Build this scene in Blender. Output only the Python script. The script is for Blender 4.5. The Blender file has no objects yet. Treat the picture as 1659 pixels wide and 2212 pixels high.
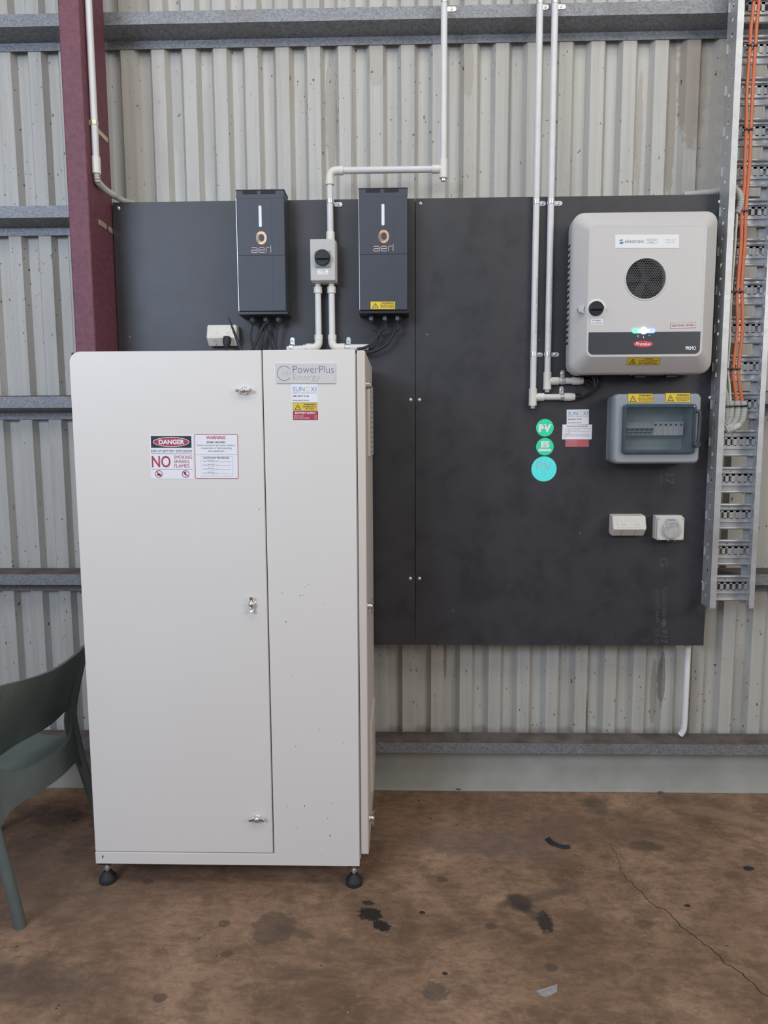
import bpy, math, random
from mathutils import Vector, Matrix, noise as mnoise
random.seed(7)
D = bpy.data
scene = bpy.context.scene
COL = scene.collection

# ------------------------------------------------------------------ camera
F = 1500.0
CX, CY0, CH, YAW, PIT, ROL = -.0578, -2.8444, 1.5703, .0248, .1092, -.0049
_fw = Vector((-math.sin(YAW)*math.cos(PIT), math.cos(YAW)*math.cos(PIT), -math.sin(PIT)))
_rt = Vector((math.cos(YAW), math.sin(YAW), 0))
_up = _rt.cross(_fw)
RT = math.cos(ROL)*_rt + math.sin(ROL)*_up
UP = -math.sin(ROL)*_rt + math.cos(ROL)*_up
CP = Vector((CX, CY0, CH))
cd = D.cameras.new('camera'); cam = D.objects.new('camera', cd); COL.objects.link(cam)
cd.sensor_fit = 'VERTICAL'; cd.sensor_height = 24; cd.lens = F*24/2212
cd.clip_start = .05
M = Matrix((RT, UP, -_fw)).transposed().to_4x4(); M.translation = CP
cam.matrix_world = M
scene.camera = cam
scene.view_settings.view_transform = 'Standard'; scene.view_settings.look = 'None'
scene.view_settings.gamma = 1; scene.view_settings.exposure = 0.0
scene.view_settings.use_curve_mapping = False

def at(px, py, val, axis=1):
    d = (px-829.5)/F*RT - (py-1106)/F*UP + _fw
    return CP + d*((val-CP[axis])/d[axis])

# ------------------------------------------------------------------ light
LK = (.33, 146, 70, 64)     # world, left, right, overhead
w = D.worlds.new('world'); scene.world = w; w.use_nodes = True
wb = w.node_tree.nodes['Background']; wb.inputs[0].default_value = (.90, .93, 1, 1); wb.inputs[1].default_value = LK[0]
def area(name, loc, target, sx, sy, power, col):
    l = D.lights.new(name, 'AREA'); l.shape = 'RECTANGLE'; l.size = sx; l.size_y = sy; l.energy = power; l.color = col
    o = D.objects.new(name, l); COL.objects.link(o); o.location = loc
    o.rotation_euler = (Vector(target)-Vector(loc)).to_track_quat('-Z', 'Y').to_euler()
    return o
area('daylight_from_left_opening', (-3.0, -5.0, 3.3), (-.3, 0, 2.0), 2.4, 1.6, LK[1], (.64, .775, 1))
area('daylight_from_right_opening', (4.2, -4.2, 3.2), (0.6, 0, 2.0), 2.0, 1.6, LK[2], (1, .96, .89))
area('overhead_soft_light', (0.2, -2.4, 4.5), (0, 0, 2.6), 5.0, 1.2, LK[3], (1, .955, .89))  # added overhead light for the top-to-bottom falloff; no roof sheet is seen

# ------------------------------------------------------------------ materials
def newmat(name):
    m = D.materials.new(name); m.use_nodes = True
    nt = m.node_tree; b = nt.nodes['Principled BSDF']
    return m, nt, b
def N(nt, typ, **kw):
    n = nt.nodes.new(typ)
    for k, v in kw.items():
        if k.startswith('i_'): n.inputs[k[2:].replace('_', ' ')].default_value = v
        elif k[0] == 'n' and k[1:].isdigit(): n.inputs[int(k[1:])].default_value = v
        else: setattr(n, k, v)
    return n
def mapped(nt, scale=(1, 1, 1), rot=(0, 0, 0), loc=(0, 0, 0), obj=True):
    tc = N(nt, 'ShaderNodeTexCoord'); mp = N(nt, 'ShaderNodeMapping')
    mp.inputs['Scale'].default_value = scale; mp.inputs['Rotation'].default_value = rot; mp.inputs['Location'].default_value = loc
    nt.links.new(tc.outputs['Object'], mp.inputs[0]); return mp.outputs[0]
def ramp(nt, fac, stops):
    r = N(nt, 'ShaderNodeValToRGB'); nt.links.new(fac, r.inputs[0])
    e = r.color_ramp.elements
    while len(e) < len(stops): e.new(.5)
    for i, (p, c) in enumerate(stops):
        e[i].position = p; e[i].color = (c[0], c[1], c[2], 1) if not isinstance(c, (int, float)) else (c, c, c, 1)
    return r.outputs[0]
def mixc(nt, fac, a, b, blend='MIX'):
    m = N(nt, 'ShaderNodeMix', data_type='RGBA', blend_type=blend)
    for s, v in ((0, fac), (6, a), (7, b)):
        if hasattr(v, 'is_output'): nt.links.new(v, m.inputs[s])
        elif isinstance(v, (int, float)): m.inputs[s].default_value = v
        else: m.inputs[s].default_value = (v[0], v[1], v[2], 1)
    return m.outputs[2]
def math_(nt, op, a, b=None, c=None, clamp=False):
    m = N(nt, 'ShaderNodeMath', operation=op); m.use_clamp = clamp
    for i, v in enumerate((a, b, c)):
        if v is None: continue
        if hasattr(v, 'is_output'): nt.links.new(v, m.inputs[i])
        else: m.inputs[i].default_value = v
    return m.outputs[0]
def noise(nt, vec, scale, detail=4, rough=.5, dist=0):
    n = N(nt, 'ShaderNodeTexNoise'); nt.links.new(vec, n.inputs['Vector'])
    n.inputs['Scale'].default_value = scale; n.inputs['Detail'].default_value = detail
    n.inputs['Roughness'].default_value = rough; n.inputs['Distortion'].default_value = dist
    return n
def smat(name, col, rough=.5, metal=0, var=.06, vs=8, bump=0, bs=200, coat=0, spec=.5):
    m, nt, b = newmat(name)
    v = mapped(nt); n = noise(nt, v, vs, 5, .6)
    lo = [max(0, c*(1-var)) for c in col]; hi = [min(1, c*(1+var)) for c in col]
    c = ramp(nt, n.outputs[0], [(.3, lo), (.7, hi)])
    nt.links.new(c, b.inputs['Base Color'])
    b.inputs['Roughness'].default_value = rough; b.inputs['Metallic'].default_value = metal
    b.inputs['Coat Weight'].default_value = coat; b.inputs['Specular IOR Level'].default_value = spec
    if bump:
        n2 = noise(nt, v, bs, 2); bp = N(nt, 'ShaderNodeBump'); bp.inputs['Strength'].default_value = bump; bp.inputs['Distance'].default_value = .001
        nt.links.new(n2.outputs[0], bp.inputs['Height']); nt.links.new(bp.outputs[0], b.inputs['Normal'])
    return m
def emit(name, col, st):
    m, nt, b = newmat(name); b.inputs['Base Color'].default_value = (*col, 1)
    b.inputs['Emission Color'].default_value = (*col, 1); b.inputs['Emission Strength'].default_value = st; return m

def blotch(nt, pos, wob, c, rx, ry, rot, soft=.25, amp=.35):
    """0..1 mask of an irregular patch centred at c on the plane of pos"""
    mp = N(nt, 'ShaderNodeVectorMath', operation='SUBTRACT'); nt.links.new(pos, mp.inputs[0]); mp.inputs[1].default_value = c
    ro = N(nt, 'ShaderNodeVectorRotate', rotation_type=rot[0]); nt.links.new(mp.outputs[0], ro.inputs['Vector']); ro.inputs['Angle'].default_value = rot[1]
    sc = N(nt, 'ShaderNodeVectorMath', operation='MULTIPLY'); nt.links.new(ro.outputs[0], sc.inputs[0])
    sc.inputs[1].default_value = (1/rx, 1/ry, 0) if rot[0] == 'Z_AXIS' else (1/rx, 0, 1/ry)
    ln = N(nt, 'ShaderNodeVectorMath', operation='LENGTH'); nt.links.new(sc.outputs[0], ln.inputs[0])
    d = math_(nt, 'MULTIPLY_ADD', wob, amp*2, ln.outputs['Value'])      # wobble shifts the rim
    return math_(nt, 'SUBTRACT', 1, N_map(nt, d, 1+amp-soft, 1+amp+soft))
def N_map(nt, v, a, b):
    m = N(nt, 'ShaderNodeMapRange', interpolation_type='SMOOTHSTEP'); nt.links.new(v, m.inputs[0])
    m.inputs[1].default_value = a; m.inputs[2].default_value = b; return m.outputs[0]

# painted steel cladding with rain streaks, spider specks, damp marks and a painted-in shade band
def make_cladding():
    m, nt, b = newmat('cladding_paint')
    tc = N(nt, 'ShaderNodeTexCoord'); pos = tc.outputs['Object']
    st = noise(nt, mapped(nt, (26, 1, .9)), 1.6, 6, .65)
    base = ramp(nt, st.outputs[0], [(.25, (.385, .37, .335)), (.5, (.45, .44, .405)), (.75, (.49, .485, .45))])
    bl = noise(nt, mapped(nt, (1.3, 1, .7)), 2.0, 5, .6)
    base = mixc(nt, ramp(nt, bl.outputs[0], [(.52, 0), (.75, .35)]), base, (.33, .29, .24))
    wob = noise(nt, pos, 30, 4, .6).outputs[0]
    ww = noise(nt, pos, 12, 3, .6).outputs[0]
    def S(px, py, rx, rz, col, k, soft=.12, amp=.45):
        nonlocal base
        p = at(px, py, .11)
        f = math_(nt, 'MULTIPLY', blotch(nt, pos, wob, (p.x, 0, p.z), rx, rz, ('Y_AXIS', 0), soft, amp), k)
        base = mixc(nt, f, base, col)
    S(714, 235, .022, .26, (.30, .275, .235), .75)
    S(814, 140, .034, .08, (.36, .33, .285), .7)
    S(812, 140, .028, .07, (.42, .40, .355), .6)
    S(1012, 150, .02, .12, (.34, .31, .26), .6)
    S(1500, 170, .06, .26, (.30, .25, .20), .75)
    S(1455, 250, .018, .34, (.26, .22, .18), .7)
    S(1385, 290, .014, .24, (.30, .26, .22), .6)
    S(1535, 220, .05, .4, (.36, .33, .28), .5, .3)
    S(372, 200, .012, .22, (.36, .33, .34), .6)
    S(445, 290, .02, .20, (.36, .34, .33), .5, .3)
    S(1430, 1470, .013, .12, (.20, .175, .145), .8)
    S(1415, 1500, .013, .15, (.26, .235, .19), .7)
    S(1268, 1550, .006, .10, (.12, .06, .045), .85)
    S(962, 1425, .007, .09, (.24, .20, .155), .8)
    S(978, 1520, .006, .14, (.33, .31, .27), .6)
    S(1500, 1500, .02, .2, (.28, .26, .22), .55, .3)
    S(1600, 1500, .03, .2, (.32, .30, .26), .5, .3)
    S(1100, 1590, 1.2, .035, (.22, .20, .17), .55, .4)  # shade above the lowest girt, painted in as one wide dark band
    # specks
    sp = noise(nt, mapped(nt, (1, 1, .55)), 75, 2, .5)
    zone = noise(nt, mapped(nt, (1, 1, .5)), 2.3, 2)
    k = math_(nt, 'MULTIPLY', N_map(nt, sp.outputs[0], .695, .715), N_map(nt, zone.outputs[0], .40, .55))
    base = mixc(nt, k, base, (.07, .06, .05))
    sp2 = noise(nt, mapped(nt, (1, 1, .8), loc=(3, 1, 7)), 38, 3, .6)
    k2 = math_(nt, 'MULTIPLY', N_map(nt, sp2.outputs[0], .69, .71), .8)
    base = mixc(nt, k2, base, (.10, .09, .08))
    # fine sheet-lap seams
    sx = N(nt, 'ShaderNodeSeparateXYZ'); nt.links.new(pos, sx.inputs[0])
    for px in (759, 1308):
        x0 = at(px, 300, .11).x
        dd = math_(nt, 'ABSOLUTE', math_(nt, 'SUBTRACT', sx.outputs[0], x0))
        base = mixc(nt, math_(nt, 'MULTIPLY', math_(nt, 'LESS_THAN', dd, .0013), .75), base, (.12, .115, .11))
    nt.links.new(base, b.inputs['Base Color']); b.inputs['Roughness'].default_value = .5
    bp = N(nt, 'ShaderNodeBump'); bp.inputs['Strength'].default_value = .12; bp.inputs['Distance'].default_value = .004
    nt.links.new(ww, bp.inputs['Height']); nt.links.new(bp.outputs[0], b.inputs['Normal'])
    return m

def make_floor():
    m, nt, b = newmat('concrete_floor')
    tc = N(nt, 'ShaderNodeTexCoord'); pos = tc.outputs['Object']
    n1 = noise(nt, pos, 1.9, 7, .62, .4); n2 = noise(nt, pos, 7.5, 8, .68, .3); n3 = noise(nt, pos, 90, 3, .6)
    base = ramp(nt, n1.outputs[0], [(.34, (.185, .108, .066)), (.5, (.32, .196, .122)), (.64, (.44, .275, .175))])
    base = mixc(nt, ramp(nt, n2.outputs[0], [(.46, 0), (.58, .45), (.72, .8)]), base, (.12, .074, .046))
    base = mixc(nt, ramp(nt, noise(nt, mapped(nt, (1, 1, 1), loc=(5, 2, 0)), 1.3, 4).outputs[0], [(.5, 0), (.7, .45)]), base, (.27, .155, .115))
    base = mixc(nt, ramp(nt, n3.outputs[0], [(.3, .0), (.8, .4)]), base, (.11, .075, .052))
    n5 = noise(nt, mapped(nt, (1, 2.2, 1), rot=(0, 0, .5), loc=(2, 7, 0)), 16, 9, .72, .5)
    base = mixc(nt, ramp(nt, n5.outputs[0], [(.40, .38), (.52, 0)]), base, (.11, .066, .042))
    base = mixc(nt, ramp(nt, n5.outputs[0], [(.55, 0), (.70, .42)]), base, (.40, .275, .19))
    wob = noise(nt, pos, 22, 5, .65).outputs[0]; wob2 = noise(nt, pos, 70, 4, .7).outputs[0]
    def S(px, py, rx, ry, ang, col, k, soft=.12, amp=.4, w=wob):
        nonlocal base
        p = at(px, py, 0, 2)
        f = math_(nt, 'MULTIPLY', blotch(nt, pos, w, (p.x, p.y, 0), rx, ry, ('Z_AXIS', ang), soft, amp), k)
        base = mixc(nt, f, base, col)
    dk = (.02, .017, .016); oil = (.098, .068, .05)
    S(800, 1975, .042, .03, .4, dk, .95, .06, 1.1, wob2)
    S(823, 2000, .032, .022, .6, dk, .95, .06, 1.1, wob2)
    S(795, 1950, .02, .012, 0, dk, .8, .08, 1.1, wob2)
    S(590, 2005, .07, .075, 0, oil, .62, .1, .5)
    S(635, 2013, .07, .018, .35, oil, .6, .12, .3)
    S(1178, 1992, .024, .05, 0, dk, .85, .25, .8, wob2)
    S(1122, 1950, .05, .04, .8, (.035, .028, .026), .85, .4, .6)
    S(1170, 1935, .16, .022, -.35, (.085, .062, .05), .6, .5, .5)
    S(1150, 1975, .075, .018, .9, (.05, .04, .035), .6, .4, .5)
    S(1390, 1828, .07, .035, .1, (.06, .045, .035), .65, .4, .6)
    S(1390, 1995, .04, .02, -.2, (.09, .06, .045), .6, .4, .5)
    S(1288, 1738, .05, .08, .2, (.07, .05, .04), .6, .5, .7)
    S(940, 2142, .035, .035, 0, (.10, .075, .055), .7, .15, 1.0, wob2)
    S(1295, 1790, .3, .12, 0, (.13, .082, .055), .5, .5, .6)
    S(120, 1765, .12, .06, 0, (.075, .05, .037), .6, .4, .7)
    S(60, 1900, .5, .25, 0, (.15, .10, .078), .45, .6, .7)
    S(1560, 1760, .16, .04, .4, (.30, .21, .15), .55, .5, .9)
    S(1030, 1820, .3, .1, .1, (.16, .115, .095), .5, .5, .8)
    S(60, 2120, .25, .08, .1, (.09, .062, .05), .6, .5, .7)
    for px, py in ((484, 1995), (345, 2155), (490, 2060), (1060, 2000), (955, 1900), (1190, 2090), (320, 1905)):
        S(px, py, .02, .016, 0, (.085, .058, .044), .7, .2, .5)
    sp = noise(nt, mapped(nt, loc=(1, 4, 0)), 26, 3, .6)
    zone = noise(nt, mapped(nt, loc=(9, 1, 0)), 1.6, 2)
    base = mixc(nt, math_(nt, 'MULTIPLY', N_map(nt, sp.outputs[0], .70, .73), N_map(nt, zone.outputs[0], .4, .55)), base, (.03, .022, .018))
    sp3 = noise(nt, mapped(nt, loc=(6, 4, 0)), 60, 2, .5)
    base = mixc(nt, math_(nt, 'MULTIPLY', N_map(nt, sp3.outputs[0], .74, .76), .8), base, (.40, .33, .27))
    nt.links.new(base, b.inputs['Base Color']); b.inputs['Roughness'].default_value = .78; b.inputs['Specular IOR Level'].default_value = .3
    bp = N(nt, 'ShaderNodeBump'); bp.inputs['Strength'].default_value = .35; bp.inputs['Distance'].default_value = .004
    nt.links.new(n2.outputs[0], bp.inputs['Height']); nt.links.new(bp.outputs[0], b.inputs['Normal'])
    return m

def make_galv(name, col, rough=.45, metal=.75, sc=70, contrast=.35):
    m, nt, b = newmat(name)
    v = mapped(nt, (1, 1, 1.6)); vo = N(nt, 'ShaderNodeTexVoronoi'); nt.links.new(v, vo.inputs['Vector']); vo.inputs['Scale'].default_value = sc
    n = noise(nt, v, sc*.8, 4, .7)
    f = math_(nt, 'ADD', math_(nt, 'MULTIPLY', vo.outputs['Color'], .5), math_(nt, 'MULTIPLY', n.outputs[0], .5))
    c = ramp(nt, f, [(.25, [x*(1-contrast) for x in col]), (.75, [min(1, x*(1+contrast)) for x in col])])
    big = noise(nt, v, 4, 3)
    c = mixc(nt, ramp(nt, big.outputs[0], [(.55, 0), (.75, .3)]), c, (.16, .14, .125))
    nt.links.new(c, b.inputs['Base Color']); b.inputs['Metallic'].default_value = metal
    nt.links.new(math_(nt, 'MULTIPLY_ADD', n.outputs[0], .3, rough-.15), b.inputs['Roughness'])
    return m

def make_board():
    m, nt, b = newmat('black_film_plywood')
    v = mapped(nt); n = noise(nt, v, 7, 7, .62, .2); n2 = noise(nt, mapped(nt, (1, 1, .4)), 3, 3)
    c = ramp(nt, n.outputs[0], [(.36, (.028, .028, .033)), (.48, (.037, .037, .043)), (.62, (.041, .041, .047))])
    dots = noise(nt, v, 55, 1); c = mixc(nt, N_map(nt, dots.outputs[0], .83, .84), c, (.25, .25, .25))
    nt.links.new(c, b.inputs['Base Color'])
    nt.links.new(ramp(nt, n.outputs[0], [(.36, .41), (.6, .46)]), b.inputs['Roughness'])
    b.inputs['Specular IOR Level'].default_value = .5
    return m

def make_perforated(name, col, x0, pitch):
    """galvanised web with punched oval holes (real see-through perforations)"""
    m, nt, b = newmat(name)
    v = mapped(nt, (1, 1, 1)); n = noise(nt, v, 60, 3)
    nt.links.new(ramp(nt, n.outputs[0], [(.3, [c*.8 for c in col]), (.7, col)]), b.inputs['Base Color'])
    b.inputs['Metallic'].default_value = .85; b.inputs['Roughness'].default_value = .32
    return m

MAT = dict(
    clad=make_cladding(), floor=make_floor(), board=make_board(),
    galv=make_galv('galvanised_girt', (.225, .235, .25), .55, .35, 120, .3),
    tray=make_galv('galvanised_tray', (.50, .51, .52), .40, .45, 30, .06),
    rust=smat('rusty_ledge', (.125, .098, .086), .85, 0, .35, 12),
    maroon=smat('maroon_primer', (.155, .052, .072), .6, 0, .22, 60, .3, 120),
    flash=smat('cream_flashing', (.40, .405, .37), .5, 0, .12, 6),
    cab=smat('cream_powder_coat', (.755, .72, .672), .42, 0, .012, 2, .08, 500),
    cabside=smat('side_powder_coat', (.66, .60, .54), .45, 0, .02, 3, .08, 500),  # darker, warmer tone than the cabinet front
    venthole=smat('vent_hole', (.12, .10, .085), .8),
    gap=smat('gap_shade_and_gasket', (.012, .012, .012), .7),  # near-black stands in for shade in gaps, slots and recesses; also the gasket
    black=smat('black_plastic', (.014, .015, .018), .35, 0, .1),
    blackmat=smat('black_rubber', (.02, .022, .026), .6, 0, .15, 40),
    chrome=smat('chrome', (.82, .82, .84), .12, 1, .02),
    steel=smat('zinc_steel', (.72, .73, .74), .32, .8, .1, 90),
    isob=smat('isolator_grey', (.50, .49, .46), .4, 0, .03),
    pvc=smat('grey_pvc', (.66, .655, .65), .35, 0, .05, 14),
    fit=smat('cream_pvc_fitting', (.70, .68, .62), .35, 0, .04, 14),
    aerl=smat('charcoal_powder_coat', (.046, .053, .070), .48, 0, .05, 30),
    aerlside=smat('brushed_aluminium_edge', (.62, .66, .72), .35, .7, .05),
    copper=smat('copper_logo', (.72, .45, .28), .35, .3, .25, 60),
    pink=smat('rose_logo_ink', (.62, .46, .42), .5),
    white=smat('white_plastic', (.80, .80, .79), .4, 0, .02),
    offwhite=smat('ivory_plastic', (.66, .63, .57), .38, 0, .03),
    invgrey=smat('inverter_light_grey', (.59, .57, .55), .38, 0, .02, 4, .1, 700),
    gril=smat('grille_dark_grey', (.10, .10, .105), .45, .3),
    band=smat('inverter_anthracite', (.045, .048, .058), .4, 0, .04),
    encl=smat('enclosure_grey', (.30, .32, .345), .45, 0, .03),
    orange=smat('orange_sheath', (.55, .145, .055), .42, 0, .08, 30),
    wcable=smat('white_sheath', (.62, .58, .50), .45, 0, .06, 40),
    flex=smat('grey_flex_conduit', (.50, .50, .46), .5, 0, .04, 20),
    chair=smat('green_resin', (.108, .130, .122), .42, 0, .14, 7, .1, 200),
    paper=smat('sticker_white', (.84, .84, .87), .45, 0, .01),
    red=smat('sticker_red', (.42, .035, .07), .45, 0, .05),
    redlt=smat('sticker_faded_red', (.55, .13, .15), .22, 0, .1, 30),
    ink=smat('sticker_black', (.015, .015, .025), .5),
    grayink=smat('sticker_grey_ink', (.22, .23, .27), .5),
    yellow=smat('sticker_yellow', (.76, .55, .045), .4, 0, .05),
    blue=smat('sticker_blue', (.14, .30, .56), .5),
    navy=smat('badge_navy', (.12, .13, .22), .5),
    sage=smat('badge_sage', (.46, .50, .36), .5),
    gold=smat('badge_gold', (.80, .62, .22), .5),
    badge=smat('badge_silver', (.66, .64, .63), .18, 0, .03, 20, coat=.4),
    green=smat('reflective_green', (.04, .80, .42), .35, 0, .12, 60),
    cyan=smat('reflective_cyan', (.12, .93, .90), .35, 0, .05, 30),
    logored=smat('oval_red', (.62, .05, .06), .4),
    brown=smat('dirt_clod', (.11, .08, .06), .9, 0, .3, 60),
    stamp=smat('faint_stamp_ink', (.075, .075, .08), .5),
    engraved=smat('moulded_mark', (.50, .48, .44), .5),
    greytext=smat('disc_grey', (.42, .55, .55), .5),
    crackm=smat('crack_dark', (.03, .02, .015), .9),
    yclip=smat('gold_passivated_clip', (.74, .68, .45), .3, .6, .15, 60),
    breaker=smat('breaker_grey', (.60, .64, .62), .45),
    ledg=emit('led_green', (.12, 1, .35), 1.5), ledw=emit('led_white', (.95, .92, 1), 3.5), ledb=emit('led_blue', (.22, .30, 1), 1.9),
)
def make_glass():
    m, nt, b = newmat('smoked_window')
    b.inputs['Base Color'].default_value = (.55, .68, .74, 1); b.inputs['Roughness'].default_value = .06
    b.inputs['Alpha'].default_value = .5; b.inputs['Specular IOR Level'].default_value = .5
    nt.links.new(ramp(nt, noise(nt, mapped(nt), 20, 2).outputs[0], [(.3, (.045, .075, .095)), (.7, (.06, .095, .115))]), b.inputs['Base Color'])
    return m
def make_clear():
    m, nt, b = newmat('clear_plastic')
    nt.links.new(ramp(nt, noise(nt, mapped(nt), 60, 3).outputs[0], [(.3, (.5, .5, .5)), (.7, (.75, .75, .75))]), b.inputs['Base Color'])
    b.inputs['Roughness'].default_value = .15; b.inputs['Alpha'].default_value = .35; return m
MAT['glass'] = make_glass(); MAT['clear'] = make_clear()
MAT['rimglass'] = MAT['glass'].copy(); MAT['rimglass'].name = 'smoked_rim'; MAT['rimglass'].node_tree.nodes['Principled BSDF'].inputs['Alpha'].default_value = .86

# ------------------------------------------------------------------ mesh builder
class MB:
    def __init__(s): s.v = []; s.f = []; s.m = []; s.mats = []; s.s = []
    def mi(s, m):
        if m not in s.mats: s.mats.append(m)
        return s.mats.index(m)
    def add(s, vs, fs, m, smooth=False):
        o = len(s.v); s.v += [Vector(v) for v in vs]; k = s.mi(m)
        for f in fs: s.f.append([i+o for i in f]); s.m.append(k); s.s.append(smooth)
        return s
    def box(s, a, b, m):
        x0, x1 = sorted((a[0], b[0])); y0, y1 = sorted((a[1], b[1])); z0, z1 = sorted((a[2], b[2]))
        return s.add([(x0, y0, z0), (x1, y0, z0), (x1, y1, z0), (x0, y1, z0), (x0, y0, z1), (x1, y0, z1), (x1, y1, z1), (x0, y1, z1)],
              [(0, 3, 2, 1), (4, 5, 6, 7), (0, 1, 5, 4), (1, 2, 6, 5), (2, 3, 7, 6), (3, 0, 4, 7)], m)
    def prism(s, pts, axis, a, b, m, smooth=False):
        """2D outline extruded along an axis (0,1,2)"""
        n = len(pts)
        def mk(p, t):
            return {0: (t, p[0], p[1]), 1: (p[0], t, p[1]), 2: (p[0], p[1], t)}[axis]
        vs = [mk(p, a) for p in pts] + [mk(p, b) for p in pts]
        fs = [tuple(range(n)), tuple(reversed(range(n, 2*n)))]
        s.add(vs, fs, m); 
        return s.add(vs, [(i, i+n, (i+1) % n+n, (i+1) % n) for i in range(n)], m, smooth)
    def loft(s, loops, m, cap0=True, cap1=True, smooth=True, closed=True):
        n = len(loops[0]); vs = [p for l in loops for p in l]; fs = []
        for k in range(len(loops)-1):
            for i in range(n if closed else n-1):
                j = (i+1) % n; fs.append((k*n+i, k*n+j, (k+1)*n+j, (k+1)*n+i))
        s.add(vs, fs, m, smooth)
        if cap0: s.add(loops[0], [tuple(reversed(range(n)))], m)
        if cap1: s.add(loops[-1], [tuple(range(n))], m)
        return s
    def lathe(s, c, axis, prof, m, n=28, caps=True):
        """prof: (distance along axis, radius)"""
        ax = Vector(axis).normalized(); u = ax.orthogonal().normalized(); w_ = ax.cross(u); c = Vector(c)
        loops = [[c+ax*t+(u*math.cos(2*math.pi*i/n)+w_*math.sin(2*math.pi*i/n))*max(r, 1e-5) for i in range(n)] for t, r in prof]
        return s.loft(loops, m, caps, caps)
    def cyl(s, a, b, r, m, n=24, r2=None):
        a = Vector(a); b = Vector(b); d = b-a
        return s.lathe(a, d, [(0, r), (d.length, r if r2 is None else r2)], m, n)
    def tube(s, pts, r, m, n=14, sm=True, seg=8, rf=None):
        P = [Vector(p) for p in pts]
        if sm and len(P) > 2: P = catmull(P, seg)
        u = None; loops = []; dist = 0
        for i, p in enumerate(P):
            t = (P[min(i+1, len(P)-1)]-P[max(i-1, 0)]).normalized()
            u = t.orthogonal().normalized() if u is None else (u-t*u.dot(t)).normalized()
            w_ = t.cross(u)
            if i: dist += (p-P[i-1]).length
            rr = r if rf is None else rf(dist, i, len(P))
            loops.append([p+(u*math.cos(2*math.pi*k/n)+w_*math.sin(2*math.pi*k/n))*rr for k in range(n)])
        return s.loft(loops, m)
    def build(s, name, parent=None, bevel=0, props=None):
        me = D.meshes.new(name)
        lo = Vector([min(v[i] for v in s.v) for i in range(3)]); hi = Vector([max(v[i] for v in s.v) for i in range(3)])
        c = (lo+hi)/2
        if parent is None: c.z = lo.z
        me.from_pydata([tuple(v-c) for v in s.v], [], s.f)
        for m in s.mats: me.materials.append(m)
        me.polygons.foreach_set('material_index', s.m); me.polygons.foreach_set('use_smooth', s.s)
        me.update(); me.set_sharp_from_angle(angle=math.radians(40))
        o = D.objects.new(name, me); COL.objects.link(o); put(o, c, parent)
        if bevel:
            bm_ = o.modifiers.new('bevel', 'BEVEL'); bm_.width = bevel; bm_.segments = 3; bm_.limit_method = 'ANGLE'; bm_.angle_limit = math.radians(40)
        return o
WL = {}
def put(o, c, parent):
    WL[o.name] = Vector(c)
    if parent: o.parent = parent; o.location = Vector(c)-WL[parent.name]
    else: o.location = c
def catmull(P, seg):
    out = []
    for i in range(len(P)-1):
        p0 = P[max(i-1, 0)]; p1 = P[i]; p2 = P[i+1]; p3 = P[min(i+2, len(P)-1)]
        for k in range(seg):
            t = k/seg
            out.append(.5*((2*p1)+(p2-p0)*t+(2*p0-5*p1+4*p2-p3)*t*t+(3*p1-p0-3*p2+p3)*t**3))
    return out+[P[-1]]
def thing(name, label, cat, loc, group=None):
    o = D.objects.new(name, None); COL.objects.link(o); o.empty_display_size = .05; put(o, Vector(loc), None)
    return tag(o, label, cat, group)
def tag(o, label, cat=None, group=None, kind=None):
    o['label'] = label
    if cat: o['category'] = cat
    if group: o['group'] = group
    if kind: o['kind'] = kind
    return o
def dup(o, d, parent=None):
    """copy one object (and its children) displaced by d"""
    c = o.copy(); COL.objects.link(c); WL[c.name] = WL[o.name]+Vector(d)
    if parent is None: c.parent = None; c.location = WL[c.name]
    else: c.parent = parent; c.location = WL[c.name]-WL[parent.name]
    for ch in o.children: dup(ch, d, c)
    return c
def edges(L, R, T, B, y):
    """x0,x1,z0,z1 of an upright rectangle standing at depth y from the mid points of its sides"""
    return at(*L, y).x, at(*R, y).x, at(*B, y).z, at(*T, y).z
def rrect(x0, x1, z0, z1, r, y, n=7, rs=None):
    rs = rs or (r, r, r, r)     # bl, br, tr, tl
    pts = []
    for (cx, cz, a0, rr) in ((x0+rs[0], z0+rs[0], 180, rs[0]), (x1-rs[1], z0+rs[1], 270, rs[1]), (x1-rs[2], z1-rs[2], 0, rs[2]), (x0+rs[3], z1-rs[3], 90, rs[3])):
        for k in range(n):
            a = math.radians(a0+90*k/(n-1)); pts.append(Vector((cx+rr*math.cos(a), y, cz+rr*math.sin(a))))
    return pts

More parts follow.
